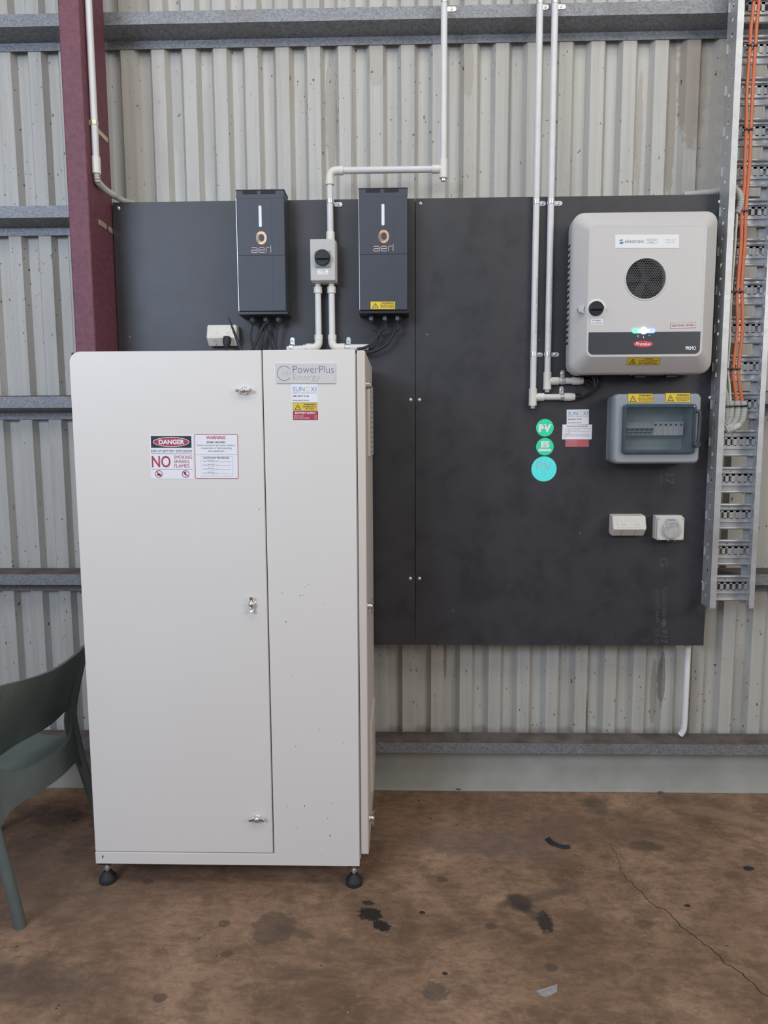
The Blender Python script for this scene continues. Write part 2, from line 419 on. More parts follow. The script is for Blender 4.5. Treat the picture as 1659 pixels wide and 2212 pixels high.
# ------------------------------------------------------------------ printed labels
_tcache = {}
def text_polys(txt, weight=0):
    k = (txt, weight)
    if k in _tcache: return _tcache[k]
    cu = D.curves.new('t', 'FONT'); cu.body = txt; cu.size = 1; cu.offset = weight; cu.resolution_u = 3
    ob = D.objects.new('t', cu); me = ob.to_mesh()
    vs = [(v.co.x, v.co.y) for v in me.vertices]; fs = [tuple(p.vertices) for p in me.polygons]
    ob.to_mesh_clear(); D.objects.remove(ob); D.curves.remove(cu)
    if not vs: vs = [(0, 0), (1, 0), (1, 1)]; fs = []
    _tcache[k] = (vs, fs); return _tcache[k]
class Sticker:
    """flat printed label; s,t in 0..1 from the top left corner"""
    def __init__(s, TL, TR, BL, y, th=.0008, ycoord=None):
        if ycoord: s.O, a, b = ycoord
        else: s.O, a, b = at(*TL, y), at(*TR, y), at(*BL, y)
        s.U = a-s.O; s.V = b-s.O; s.N = s.U.cross(s.V).normalized()
        if s.N.dot(CP-s.O) < 0: s.N = -s.N
        s.th = th; s.mb = MB(); s.lay = 0
    def p(s, x, t, h): return s.O+s.U*x+s.V*t+s.N*h
    def base(s, m, pts=None):
        pts = pts or [(0, 0), (1, 0), (1, 1), (0, 1)]; n = len(pts)
        lo = [s.p(x, t, .0001) for x, t in pts]; hi = [s.p(x, t, s.th) for x, t in pts]
        s.mb.add(lo+hi, [tuple(range(n, 2*n))]+[(i, (i+1) % n, (i+1) % n+n, i+n) for i in range(n)], m); return s
    def poly(s, pts, m, lay=1):
        s.mb.add([s.p(x, t, s.th+.0002*lay) for x, t in pts], [tuple(range(len(pts)))], m); return s
    def rect(s, x0, t0, x1, t1, m, lay=1): return s.poly([(x0, t0), (x1, t0), (x1, t1), (x0, t1)], m, lay)
    def ell(s, cx, ct, rx, rt, m, lay=1, n=32): return s.poly([(cx+rx*math.cos(2*math.pi*i/n), ct+rt*math.sin(2*math.pi*i/n)) for i in range(n)], m, lay)
    def ring(s, cx, ct, rx, rt, k, m, lay=1, n=32, a0=0, a1=2*math.pi, kf=None):
        vs = []
        for i in range(n+1):
            a = a0+(a1-a0)*i/n; kk = kf(i/n) if kf else k
            vs += [s.p(cx+rx*math.cos(a), ct+rt*math.sin(a), s.th+.0002*lay), s.p(cx+rx*kk*math.cos(a), ct+rt*kk*math.sin(a), s.th+.0002*lay)]
        s.mb.add(vs, [(2*i, 2*i+2, 2*i+3, 2*i+1) for i in range(n)], m); return s
    def frame(s, x0, t0, x1, t1, wx, wt, m, lay=1):
        s.rect(x0, t0, x1, t0+wt, m, lay); s.rect(x0, t1-wt, x1, t1, m, lay); s.rect(x0, t0, x0+wx, t1, m, lay); s.rect(x1-wx, t0, x1, t1, m, lay); return s
    def text(s, txt, x0, t0, x1, t1, m, weight=0, lay=2, cap=True, shear=0):
        vs, fs = text_polys(txt, weight)
        X0 = min(v[0] for v in vs); X1 = max(v[0] for v in vs)
        Y0, Y1 = (min(v[1] for v in vs), max(v[1] for v in vs))
        out = []
        for x, y in vs:
            a = (x-X0)/(X1-X0); bb = (y-Y0)/max(1e-6, Y1-Y0)
            out.append(s.p(x0+(x1-x0)*a+shear*bb, t1+(t0-t1)*bb, s.th+.0002*lay))
        s.mb.add(out, fs, m); return s
    def warn(s, x0, t0, x1, t1, m1, lay=1):
        cx = (x0+x1)/2
        s.poly([(cx, t0), (x1, t1), (x0, t1)], MAT['ink'], lay)
        h = t1-t0; ww = x1-x0
        s.poly([(cx, t0+.2*h), (x1-.15*ww, t1-.1*h), (x0+.15*ww, t1-.1*h)], m1, lay+1)
        s.poly([(cx+.06*ww, t0+.32*h), (cx-.1*ww, t0+.62*h), (cx, t0+.6*h), (cx-.04*ww, t0+.86*h), (cx+.12*ww, t0+.55*h), (cx+.02*ww, t0+.55*h)], MAT['ink'], lay+2)
        return s
    def build(s, name, parent=None): return s.mb.build(name, parent)

# ================================================================== SETTING
YW = .108            # near face of the cladding crests
mb = MB(); mb.box((-5, -6.5, -.12), (5, .40, 0), MAT['floor'])
fl = mb.build('floor'); fl.location = (0, 0, 0); fl.data.transform(Matrix.Translation((0, -3.05, -.12)))
tag(fl, 'brown stained concrete floor', kind='structure')
# corrugated sheeting
prof = []
P = .1255
k0 = int(-4.5/P); k1 = int(4.5/P)
for k in range(k0, k1):
    xa = -.061+P*k; xb = .006+P*k
    prof += [(xa-.0085, YW+.027), (xa+.0075, YW), (xb-.0075, YW), (xb+.0085, YW+.027)]
mb = MB(); n = len(prof)
zs = [0.0, 1.1, 2.2, 3.3, 4.4]
vs = [(x, y, z) for z in zs for x, y in prof]
mb.add(vs, [(j*n+i, j*n+i+1, (j+1)*n+i+1, (j+1)*n+i) for j in range(len(zs)-1) for i in range(n-1)], MAT['clad'])
mb.add([(x, y+.0012, z) for z in zs for x, y in prof], [((j+1)*n+i, (j+1)*n+i+1, j*n+i+1, j*n+i) for j in range(len(zs)-1) for i in range(n-1)], MAT['clad'])
wl = mb.build('wall_back'); c = WL[wl.name]; wl.data.transform(Matrix.Translation(c)); wl.location = (0, 0, 0)
tag(wl, 'cream corrugated steel cladding wall', kind='structure')
mb = MB(); mb.box((-4.4, .098, .001), (4.4, .1065, .19), MAT['flash']); mb.box((-4.4, .093, .001), (4.4, .1065, .006), MAT['flash'])
tag(mb.build('baseboard_back'), 'pale flat flashing strip along the foot of the wall', kind='structure')

# girts: top hat sections
GC = [3.186, 2.47, 1.715, .971, .235]
GL = ['galvanised steel girt across the top of the wall, highest one in view', 'galvanised girt left of the maroon column, level with the black board top',
      'galvanised girt level with the top part of the white cabinet, passing behind the board', 'galvanised girt seen at mid height left of the cabinet and right of the cable ladder',
      'lowest galvanised girt, just above the pale flashing near the floor']
for i, zc in enumerate(GC):
    a = zc+.023; b_ = zc-.023
    o_ = [(.106, a+.04), (.106, a+.012), (.018, a), (.018, b_), (.106, b_-.012), (.106, b_-.045)]
    inn = [(p[0]-.003 if j in (0, 1, 4, 5) else p[0]+.003, p[1]-(.003 if j in (1, 2) else (-.003 if j in (3, 4) else 0))) for j, p in enumerate(o_)]
    # make a strip with thickness, extruded along x
    ring_ = o_+list(reversed([(p[0]-.0025, p[1]) if j in (0, 5) else ((p[0]-.0025, p[1]+(.0025 if j == 1 else -.0025)) if j in (1, 4) else (p[0]+.0025, p[1]+(-.0025 if j == 2 else .0025))) for j, p in enumerate(o_)]))
    # the hat wall faces the room at smaller y
    ring_ = [(.1065, a+.010), (.1065, a+.001), (.0205, a-.0025), (.0205, b_+.0025), (.1065, b_-.013), (.1065, b_-.045), (.1035, b_-.045), (.1035, b_-.0150), (.018, b_), (.018, a), (.1035, a+.003), (.1035, a+.010)]
    mb = MB()
    n = len(ring_); vv = [(-4.2, y, z) for y, z in ring_]+[(4.2, y, z) for y, z in ring_]
    mb.add(vv, [(k, (k+1) % n, (k+1) % n+n, k+n) for k in range(n) if not (i > 1 and k in (9, 10))], MAT['galv'])
    if i > 1: mb.add(vv, [(k, (k+1) % n, (k+1) % n+n, k+n) for k in (9, 10)], MAT['rust'])
    o = mb.build('steel_girt'); tag(o, GL[i], 'girt', 'galvanised girts on the wall')

# maroon column
XC0, XC1, YCF = -1.284, -1.2065, -.205
mb = MB(); mb.box((XC0, YCF, 0), (XC1, .0175, 4.2), MAT['maroon'])
tag(mb.build('steel_column', bevel=.006), 'maroon painted steel column left of the black board', 'column')

# ================================================================== BOARD
BZ0, BZ1 = .696, 2.496
def screw_at(px, py, parent=None, r=.0075, y=0):
    p = at(px, py, y)
    m = MB(); m.lathe((p.x, y+.001, p.z), (0, -1, 0), [(0, r), (.003, r), (.0055, r*.7), (.0062, r*.3)], MAT['steel'], 16)
    m.box((p.x-r*.5, y-.0058, p.z-.0008), (p.x+r*.5, y-.0048, p.z+.0008), MAT['black'])
    return m.build('screw', parent)
bl = thing('plywood_board', 'black film-faced plywood sheet behind the cabinet and the two charcoal boxes', 'board', (-.6, 0, BZ0), 'black plywood boards')
mb = MB(); mb.box((-1.2, 0, BZ0), (-.0012, .0175, BZ1), MAT['board']); mb.build('panel', bl, bevel=.001)
br = thing('plywood_board', 'black film-faced plywood sheet carrying the light grey inverter', 'board', (.6, 0, BZ0), 'black plywood boards')
mb = MB(); mb.box((.0012, 0, BZ0), (1.2, .0175, BZ1), MAT['board']); mb.build('panel', br, bevel=.001)
s0 = screw_at(256, 450, bl)
def scopy(px, py, par):
    p = at(px, py, 0); q = WL[s0.name]; dup(s0, (p.x-q.x, 0, p.z-q.z), par)
for px, py in ((887, 864), (886, 1250)): scopy(px, py, bl)
for px, py in ((908, 440), (1555, 436), (906, 864), (906, 1250), (1534, 859), (1519, 1257)): scopy(px, py, br)
# faint stamped lettering reading downwards
def stamp(txt, px, y0, y1, wpx, wt=0):
    O = at(px+wpx, y0, 0); a = at(px+wpx, y1, 0); b = at(px, y0, 0)
    st = Sticker(None, None, None, 0, .0002, (O, a, b)); st.text(txt, 0, 0, 1, 1, MAT['stamp'], wt, 0); return st
mb = MB()
for a in (('F17', 1437, 1008, 1046, 20, .01), ('17MM', 1424, 1015, 1046, 7), ('Specrite', 1428, 1268, 1332, 13), ('AS/NZS 6669', 1416, 1272, 1345, 8), ('F17', 1428, 1362, 1390, 13, .01), ('17.0', 1414, 1360, 1390, 9), ('G', 1426, 1204, 1224, 16)):
    st = stamp(*a); mb = MB()
    for f, mi_ in zip(st.mb.f, st.mb.m): mb.add([st.mb.v[i] for i in f], [tuple(range(len(f)))], MAT['stamp'])
    mb.build('stamped_lettering', br)
mb = MB(); c = at(1434, 1346, 0)
mb.add([(c.x-.012, -.0004, c.z), (c.x, -.0004, c.z-.022), (c.x+.012, -.0004, c.z), (c.x, -.0004, c.z+.022)], [(0, 1, 2, 3)], MAT['stamp'])
mb.build('stamped_diamond', br)

# ================================================================== CABINET
YF = -.59
CX0, CX1, CZ0, CZ1 = -1.128, -.204, .088, 1.845
XD = at(577, 1300, YF).x           # right edge of the front door
ZD = at(380, 1841, YF).z
cab = thing('battery_cabinet', 'tall cream battery cabinet on black levelling feet', 'cabinet', ((CX0+CX1)/2, -.32, 0))
mb = MB()
mb.box((CX0+.002, YF+.024, CZ0+.001), (CX1-.001, -.045, CZ1-.004), MAT['cab'])
mb.box((XD+.004, YF, CZ0), (CX1, YF+.026, CZ1), MAT['cab'])
mb.box((CX0, YF, CZ0), (XD+.006, YF+.026, ZD-.003), MAT['cab'])
mb.build('body', cab, bevel=.0015)
mb = MB(); mb.box((CX0+.004, YF+.012, ZD-.004), (XD+.0045, YF+.0235, CZ1-.002), MAT['gap']); mb.build('door_gap_shade', cab)  # dark filler standing in for the shade in the gap round the door
mb = MB()
mb.loft([rrect(CX0, XD, ZD, CZ1, .004, YF+.018, 7, (.003, .003, .003, .035)), rrect(CX0, XD, ZD, CZ1, .004, YF+.003, 7, (.003, .003, .003, .035)),
         rrect(CX0+.002, XD-.002, ZD+.002, CZ1-.002, .004, YF, 7, (.003, .003, .003, .033))], MAT['cab'], smooth=False)
door = mb.build('door', cab)
door['label'] = 'wide front door with three chrome latches'
def latch(c, nrm, horiz, parent, name='latch'):
    c = Vector(c); nrm = Vector(nrm).normalized(); m = MB()
    m.lathe(c, nrm, [(0, .0135), (.003, .0135), (.005, .011), (.010, .0105), (.016, .0095), (.019, .006), (.020, .002)], MAT['chrome'], 28)
    up = Vector((0, 0, 1)); side = up.cross(nrm).normalized()
    a, b = (side, up) if horiz else (up, side)
    for sg in (-1, 1):
        L = [c+nrm*.006+a*sg*.008, c+nrm*.013+a*sg*.018, c+nrm*.015+a*sg*.026]
        W = [.0075, .0065, .006]
        loops = []
        for p, w_ in zip(L, W):
            loops.append([p+b*w_-nrm*.002, p+b*w_*.8+nrm*.004, p-b*w_*.8+nrm*.004, p-b*w_-nrm*.002])
        m.loft(loops, MAT['chrome'], smooth=False)
    return m.build(name, parent, bevel=.001)
for (px, py, h) in ((529, 844, True), (545, 1304, False), (556, 1767, True)):
    p = at(px, py, YF); latch((p.x, YF, p.z), (0, -1, 0), h, door)
# side door
XS0, XS1 = -.1985, -.172
ZS0, ZS1 = .131, 1.842
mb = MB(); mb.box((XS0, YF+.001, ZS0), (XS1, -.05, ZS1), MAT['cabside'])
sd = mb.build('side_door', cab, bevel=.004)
sd['label'] = 'narrow side door seen edge on'
mb = MB(); mb.box((CX1-.002, YF+.010, ZS0-.02), (XS0-.0022, -.07, ZS1-.012), MAT['cab']); mb.build('side_seal', cab)
for (px, py, h) in ((789, 833, True), (795, 1307, False), (801, 1762, False)):
    q = at(px, py, XS1+.008, 0)
    latch((XS1, max(q.y, YF+.045), at(px, py, YF+.06).z), (1, 0, 0), h, sd)
# louvred vents on the side door
def vent(z0, z1, name='vent'):
    m = MB(); y0, y1 = -.40, -.14
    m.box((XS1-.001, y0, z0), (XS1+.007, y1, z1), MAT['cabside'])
    for k in range(int((z1-z0)/.018)):
        for j in range(14):
            yy = y0+.02+j*.02; zz = z0+.012+k*.018
            m.box((XS1+.0066, yy-.0028, zz-.0022), (XS1+.0072, yy+.0028, zz+.0022), MAT['venthole'])
    return m.build(name, sd)
vent(1.50, 1.755); vent(.26, .52)
# levelling feet
def foot(x, y):
    f = thing_child('levelling_foot', cab, (x, y, 0))
    m = MB(); m.lathe((x, y, 0), (0, 0, 1), [(0, .029), (.012, .030), (.020, .027), (.034, .016), (.040, .013)], MAT['blackmat'], 32); m.build('rubber_pad', f)
    m = MB(); m.cyl((x, y, .038), (x, y, CZ0-.012), .0065, MAT['steel'], 12); m.cyl((x, y, .046), (x, y, .056), .010, MAT['steel'], 6); m.build('threaded_stem', f)
    m = MB(); m.box((x-.022, y-.022, CZ0-.013), (x+.022, y+.022, CZ0+.001), MAT['black']); m.build('mounting_plate', f)
    return f
def thing_child(name, parent, loc):
    o = D.objects.new(name, None); COL.objects.link(o); o.empty_display_size = .03; put(o, Vector(loc), parent); return o
f0 = foot(-1.104, YF+.036)
for x, y in ((-.226, YF+.036), (-1.104, -.09), (-.226, -.09)):
    dup(f0, (x+1.104, y-(YF+.036), 0), cab)
# paint chips
m = MB()
for px, py in ((610, 1280), (660, 1268), (666, 1262), (649, 1286), (655, 1286), (668, 1335), (698, 1305), (618, 1343), (690, 1575), (697, 1580), (742, 1605), (620, 1742), (642, 1788), (716, 1735), (658, 1741), (713, 1805), (708, 1768), (695, 1848), (639, 1612), (630, 1460), (560, 1100), (668, 1262)):
    p = at(px, py, YF); r_ = random.uniform(.0008, .002); a0 = random.random()*3
    m.add([(p.x+r_*math.cos(a0+k)*random.uniform(.6, 1.3), YF-.0004, p.z+r_*1.3*math.sin(a0+k)*random.uniform(.6, 1.3)) for k in range(6)], [tuple(range(6))], MAT['ink'])
p = at(222, 1851, YF); m.add([(p.x-.002, YF-.0004, p.z-.006), (p.x+.002, YF-.0004, p.z-.003), (p.x+.003, YF-.0004, p.z+.006), (p.x-.001, YF-.0004, p.z+.005)], [(0, 1, 2, 3)], MAT['ink'])
tag(m.build('paint_chips', cab), 'tiny dark chips in the cream paint', kind='stuff')

I, Wt, Rd, Yl = MAT['ink'], MAT['paper'], MAT['red'], MAT['yellow']
def sunoxi(TL, TR, BL, y, name, parent):
    s = Sticker(TL, TR, BL, y).base(Wt)
    B_ = MAT['blue']
    s.text('SUN', .05, .14, .50, .40, B_, .0); s.text('X', .74, .14, .89, .40, B_, .0); s.text('I', .925, .14, .95, .40, B_, .0)
    s.ring(.62, .28, .085, .125, .78, MAT['gold'], a0=-1.2, a1=4.34); s.rect(.61, .06, .632, .26, MAT['gold'])
    s.text('ENERGY YOU WILL LOVE', .05, .45, .95, .51, MAT['grayink'])
    s.text('(08) 8257 9146', .05, .61, .66, .73, I, .01); s.text('www.sunoxi.com.au', .05, .84, .66, .93, I, .0)
    return s.build(name, parent)
def yellow(TL, TR, BL, y, lines, name, parent=None, tri=(.06, .2, .34, .88), skew=0, head=(.44, .12, .94, .32)):
    s = Sticker(TL, TR, BL, y)
    s.base(Yl); s.frame(0, 0, 1, 1, .008, .02, I, 1)
    s.warn(tri[0], tri[1], tri[2], tri[3], Yl); s.text('WARNING', *head, I, .02)
    n_ = len(lines)
    for i, l in enumerate(lines):
        t0 = .42+i*(.5/n_); wd = min(.28, .018*len(l)+.06)
        s.text(l, .69-wd, t0, .69+wd, t0+.34/n_, I, .01)
    return s.build(name, parent)
# danger sign
s = Sticker((323, 940), (417, 940), (326, 1034), YF).base(Wt)
s.rect(.03, .02, .96, .29, I); s.ell(.495, .155, .42, .112, Wt, 2); s.ell(.495, .155, .405, .10, Rd, 3); s.text('DANGER', .21, .10, .80, .21, Wt, .035, 4)
s.text('RISK OF BATTERY EXPLOSION', .03, .335, .965, .39, I, .0); s.rect(.02, .42, .97, .427, I)
s.text('NO', .035, .47, .47, .74, Rd, .015); s.text('SMOKING', .55, .465, .965, .54, Rd, .0); s.text('SPARKS', .55, .565, .90, .64, Rd, .0); s.text('FLAMES', .55, .665, .90, .74, Rd, .0)
s.rect(.02, .775, .97, .782, I)
for cx in (.19, .81):
    s.ring(cx, .89, .085, .085, .84, Rd, 3); s.poly([(cx-.065, .83), (cx-.05, .815), (cx+.065, .945), (cx+.05, .96)], Rd, 4)
s.poly([(.15, .90), (.2, .87), (.25, .92), (.19, .94)], I, 2); s.rect(.14, .9, .24, .915, I, 2)
s.poly([(.77, .85), (.83, .84), (.79, .91), (.76, .88)], I, 2); s.rect(.80, .87, .81, .95, I, 2)
o = s.build('danger_sign', door); o['label'] = 'white danger sign with red oval and black band'
s = Sticker((420, 938), (514, 938), (422, 1034), YF).base(Rd, [(.02, 0), (.98, 0), (1, .02), (1, .98), (.98, 1), (.02, 1), (0, .98), (0, .02)])
s.rect(.012, .012, .988, .988, Wt)
s.text('WARNING', .27, .04, .71, .11, Rd, .025); s.text('SPARK HAZARD', .28, .155, .71, .20, I, .02)
s.text('Follow shutdown procedure before', .06, .225, .93, .275, I); s.text('connection or disconnecting', .15, .29, .85, .34, I); s.text('any equipment.', .31, .355, .69, .405, I)
s.rect(.02, .455, .98, .461, I); s.frame(.13, .49, .87, .94, .004, .004, MAT['grayink']); s.text('SHUTDOWN PROCEDURE', .2, .51, .79, .55, I, .02)
for i in range(4):
    t = .59+i*.09
    s.text('%d. Turn off' % (i+1), .16, t, .28, t+.025, I); s.text(('Main Switch', 'Battery Supply', 'PV Array', 'Main Switch')[i], .30, t-.01, .44, t+.02, I)
    s.text('Located', .46, t, .54, t+.02, I); s.rect(.55, t+.022, .83, t+.027, I)
    s.frame(.295, t-.02, .445, t+.045, .003, .003, MAT['grayink'])
o = s.build('warning_sign', door); o['label'] = 'white warning sign with thin red border'
# badge and small labels on the fixed front panel
s = Sticker((597, 785), (725, 785), (598, 828), YF, .003).base(MAT['badge'])
Nv = MAT['navy']
s.ring(.13, .5, .12, .38, .93, Nv, a0=.6, a1=5.7)
for i, h in enumerate((.12, .07, .16, .10, .15, .06, .10)): s.rect(.10+i*.022, .5-h, .106+i*.022, .5+h, MAT['sage'])
s.text('PowerPlus', .28, .12, .97, .48, Nv, -.018); s.text('Energy', .28, .54, .74, .92, MAT['sage'], -.018)
s.build('badge', cab)['label'] = 'domed silver name badge'
sunoxi((629, 830), (686, 830), (630, 869), YF, 'installer_label', cab)
yellow((633, 870), (685, 870), (633, 887), YF, ['HAZARDOUS D.C.', 'VOLTAGE'], 'hazard_label', cab)
s = Sticker((633, 888), (687, 888), (633, 907), YF).base(Rd)
s.text('BATTERY SUPPLY', .09, .12, .91, .34, Wt, .03); s.text('MAX D.C. VOLTS', .04, .5, .44, .62, Wt, .01); s.text('SHORT CIRCUIT CURRENT', .04, .74, .66, .86, Wt, .01)
s.text('64V', .86, .5, .96, .62, Wt, .01); s.text('20kA', .86, .74, .96, .86, Wt, .01); s.build('supply_label', cab)

# ================================================================== CHARCOAL CHARGE CONTROLLERS
def controller(dx, label, warnlab):
    yf = -.10
    x0, x1, z0, z1 = edges((776.5, 540), (880, 540), (828, 406), (828, 671), yf)
    z1 += dx[1]; z0 += dx[1]; 
    x0 += dx[0]; x1 += dx[0]
    c = thing('charge_controller', label, 'charge controller', ((x0+x1)/2, -.05, z0), 'charcoal wall boxes')
    A = MAT['aerl']
    m = MB(); m.box((x0, yf, z0+.002), (x1, -.004, z1-.03), A)
    m.box((x0, yf, z1-.034), (x1, -.004, z1-.002), A)
    m.build('case', c, bevel=.003)
    m = MB(); m.box((x0-.0015, yf-.0005, z1-.0022), (x1+.0015, -.004, z1+.001), A); m.box((x0+.03, -.012, z1-.015), (x1-.03, -.002, z1+.006), A); m.build('lid', c, bevel=.001)
    m = MB()
    w_ = x1-x0
    for a, b in ((.14, .44), (.52, .82)): m.box((x0+w_*a, yf-.0008, z1-.016), (x0+w_*b, yf+.002, z1-.004), MAT['gap'])
    m.build('air_slots', c)
    m = MB(); m.box((x0-.0022, yf+.002, z0+.004), (x0-.0002, yf+.014, z1-.03), MAT['aerlside']); m.build('edge_strip', c)['label'] = 'bright aluminium edge strip'
    zs_ = z0+(z1-z0)*.465
    m = MB(); m.box((x0+.001, yf-.0004, zs_-.0008), (x1-.001, yf+.001, zs_+.0008), MAT['gap']); m.box((x0+w_*.72, yf-.0006, z0+.004), (x0+w_*.735, yf+.001, z1-.03), MAT['aerl']); m.build('seam', c)
    m = MB(); m.loft([rrect(x0+w_*.465, x0+w_*.525, z1-.137, z1-.058, .0048, yf+.001), rrect(x0+w_*.465, x0+w_*.525, z1-.137, z1-.058, .0048, yf-.0012)], MAT['white'], smooth=False)
    m.build('light_slot', c)['label'] = 'white indicator slot'
    # round swirl and name
    a = Vector((x0+w_*.27, yf, zs_+.095)); b = Vector((x0+w_*.73, yf, zs_+.095)); d = Vector((x0+w_*.27, yf, zs_+.006))
    s = Sticker(None, None, None, yf, .0004, (a, b, d))
    s.ring(.53, .33, .235, .265, .55, MAT['copper'], 1, a0=-2.6, a1=2.2, kf=lambda t: .93-.38*math.sin(math.pi*min(1, t))**.55)
    s.ring(.53, .33, .25, .28, .93, MAT['copper'], 2, a0=1.0, a1=4.4); s.ring(.53, .33, .205, .23, .90, MAT['copper'], 3, a0=1.4, a1=4.6); s.ring(.53, .33, .16, .18, .86, MAT['copper'], 3, a0=1.0, a1=4.9)
    def st(pts):
        for (xa, ya), (xb, yb) in zip(pts, pts[1:]):
            dx_, dy_ = xb-xa, yb-ya; L_ = math.hypot(dx_, dy_); nx, ny = -dy_/L_*.012, dx_/L_*.014
            s.poly([(xa+nx, ya+ny), (xb+nx, yb+ny), (xb-nx, yb-ny), (xa-nx, ya-ny)], MAT['pink'], 2)
    st([(.06, .74), (.28, .74), (.32, .78), (.32, .94), (.10, .94), (.05, .91), (.05, .87), (.10, .84), (.32, .84)])
    st([(.66, .94), (.44, .94), (.39, .90), (.39, .78), (.44, .74), (.60, .74), (.65, .78), (.65, .84), (.39, .84)])
    st([(.72, .95), (.72, .79), (.76, .74), (.88, .74)]); st([(.94, .66), (.94, .95)]); s.build('logo', c)
    m = MB(); m.box((x0-.004, -.10, z0-.010), (x1+.006, -.002, z0), MAT['black']); m.build('bottom_flange', c, bevel=.001)
    gs = []
    for k in (.24, .53, .80):
        gx = x0+w_*k; gs.append((gx, -.05, z0-.044))
        m = MB(); m.lathe((gx, -.05, z0-.010), (0, 0, -1), [(0, .012), (.004, .012)], MAT['black'], 20)
        m.lathe((gx, -.05, z0-.014), (0, 0, -1), [(0, .0145), (.014, .0145)], MAT['black'], 6); m.lathe((gx, -.05, z0-.028), (0, 0, -1), [(0, .0125), (.006, .012), (.012, .008)], MAT['black'], 20)
        m.build('cable_gland', c)
    if warnlab:
        yellow((800, 651), (854, 651), (800, 668), yf, ['MULTIPLE SOURCE', 'ENERGISED BY PV OR BATTERY', 'SWITCH OFF BEFORE'], 'warning_label', c)
    return gs
xA = at(513, 540, -.10).x-at(776.5, 540, -.10).x
g2 = controller((0, 0), 'charcoal charge controller with yellow warning label, right of the isolator switch', True)
g1 = controller((xA, 0), 'charcoal charge controller without any yellow label, left of the isolator switch', False)
CAB = MAT['black']
def cable(pts, r, label, group='black cables', mat=None, name='cable', cat='cable'):
    m = MB(); m.tube(pts, r, mat or MAT['blackmat'], 12); o = m.build(name); return tag(o, label, cat, group)
TOP = CZ1+.001
def gp(g, dz=0): return Vector((g[0], g[1], g[2]+dz))
# left controller: five leads dropping behind the cabinet
ZB = 1.80
cable([gp(g1[0], .01), at(545, 706, -.05), at(542, 724, -.05), at(544, 740, -.048), at(550, 757, -.045), at(556, 775, -.04)], .0036, 'thin black cable under the left gland of the left charcoal box')
cable([gp(g1[1], .012), at(570, 702, -.052), at(558, 728, -.052), at(545, 757, -.05), at(536, 780, -.048)], .0058, 'thick black cable slanting furthest left below the left charcoal box')
cable([gp(g1[1], .012)+Vector((.004, .004, 0)), at(574, 702, -.044), at(568, 728, -.043), at(561, 757, -.040), at(556, 780, -.038)], .005, 'thick black cable second from left in the fan below the left charcoal box')
cable([gp(g1[1], .012)+Vector((.007, .004, 0)), at(577, 702, -.036), at(582, 728, -.034), at(589, 757, -.032), at(594, 780, -.03)], .0042, 'black cable slanting to the right from the middle gland of the left charcoal box')
cable([gp(g1[2], .01), at(600, 706, -.048), at(597, 730, -.046), at(594, 757, -.046), at(592, 780, -.044)], .0045, 'black cable from the right gland of the left charcoal box')
# right controller: three cables sweeping down to the cabinet top
E = at(790, 757, -.04)
cable([gp(g2[0], .01), gp(g2[0], -.02), at(815, 716, -.045), at(818, 735, -.04), at(806, 751, -.035), at(788, 757, -.03)], .003, 'thin black cable under the left gland of the right charcoal box')
cable([gp(g2[1], .01), gp(g2[1], -.015), at(822, 715, -.05), at(807, 739, -.05), at(790, 750, -.055), at(772, 754, -.06)], .0055, 'black cable sweeping from the middle gland of the right charcoal box')
cable([gp(g2[2], .01), gp(g2[2], -.02), at(853, 715, -.045), at(836, 743, -.045), at(806, 759, -.045), at(780, 762, -.05)], .006, 'black cable sweeping furthest right from the right charcoal box')

# ================================================================== CONDUITS
RP, RF = .0125, .0158
PV, FT, ST = MAT['pvc'], MAT['fit'], MAT['steel']
def saddle(c, axis, tabdir, parent, y0=0, tab=.03, name='saddle_clip', far=0):
    """metal saddle over a pipe with centre c; tab lies flat on the backing plane at y0"""
    c = Vector(c); ax = Vector(axis).normalized(); td = Vector(tabdir).normalized(); m = MB()
    m.lathe(c-ax*.008, ax, [(0, RP+.0018), (.016, RP+.0018)], ST, 24)
    h = Vector((0, 1, 0))
    a = c+td*(RP*.7); y1 = y0-.0025
    p0 = Vector((c.x, y0, c.z))+td*(RP+.001+far); L = tab
    w_ = .0085; n_ = 6
    pts = [p0+ax*w_, p0-ax*w_, p0+td*(L-w_)-ax*w_]
    for k in range(1, n_): an = -math.pi/2+math.pi*k/n_; pts.append(p0+td*(L-w_+w_*math.cos(an))+ax*w_*math.sin(an))
    pts.append(p0+td*(L-w_)+ax*w_)
    lo = [Vector((p.x, y0-.0003, p.z)) for p in pts]; hi = [Vector((p.x, y0-.0022, p.z)) for p in pts]
    k = len(pts); m.add(lo+hi, [tuple(range(k)), tuple(reversed(range(k, 2*k)))]+[(i, (i+1) % k, (i+1) % k+k, i+k) for i in range(k)], ST)
    q = p0+td*(L*.52); m.lathe((q.x, y0-.002, q.z), (0, -1, 0), [(0, .0055), (.0018, .0055), (.003, .003)], ST, 14)
    m.lathe((q.x, y0-.0045, q.z), (0, -1, 0), [(0, .0018), (.0008, .0018)], MAT['black'], 8)
    # foot bending from the pipe to the board
    m.box((min(p0.x, c.x)-abs(ax.x)*w_, c.y, min(p0.z, c.z)-abs(ax.z)*w_), (max(p0.x, c.x)+abs(ax.x)*w_, y0-.0003, max(p0.z, c.z)+abs(ax.z)*w_), ST)
    return m.build(name, parent)
def pipe(a, b, parent, r=RP, name='pipe'):
    m = MB(); m.cyl(a, b, r, PV, 28); return m.build(name, parent)
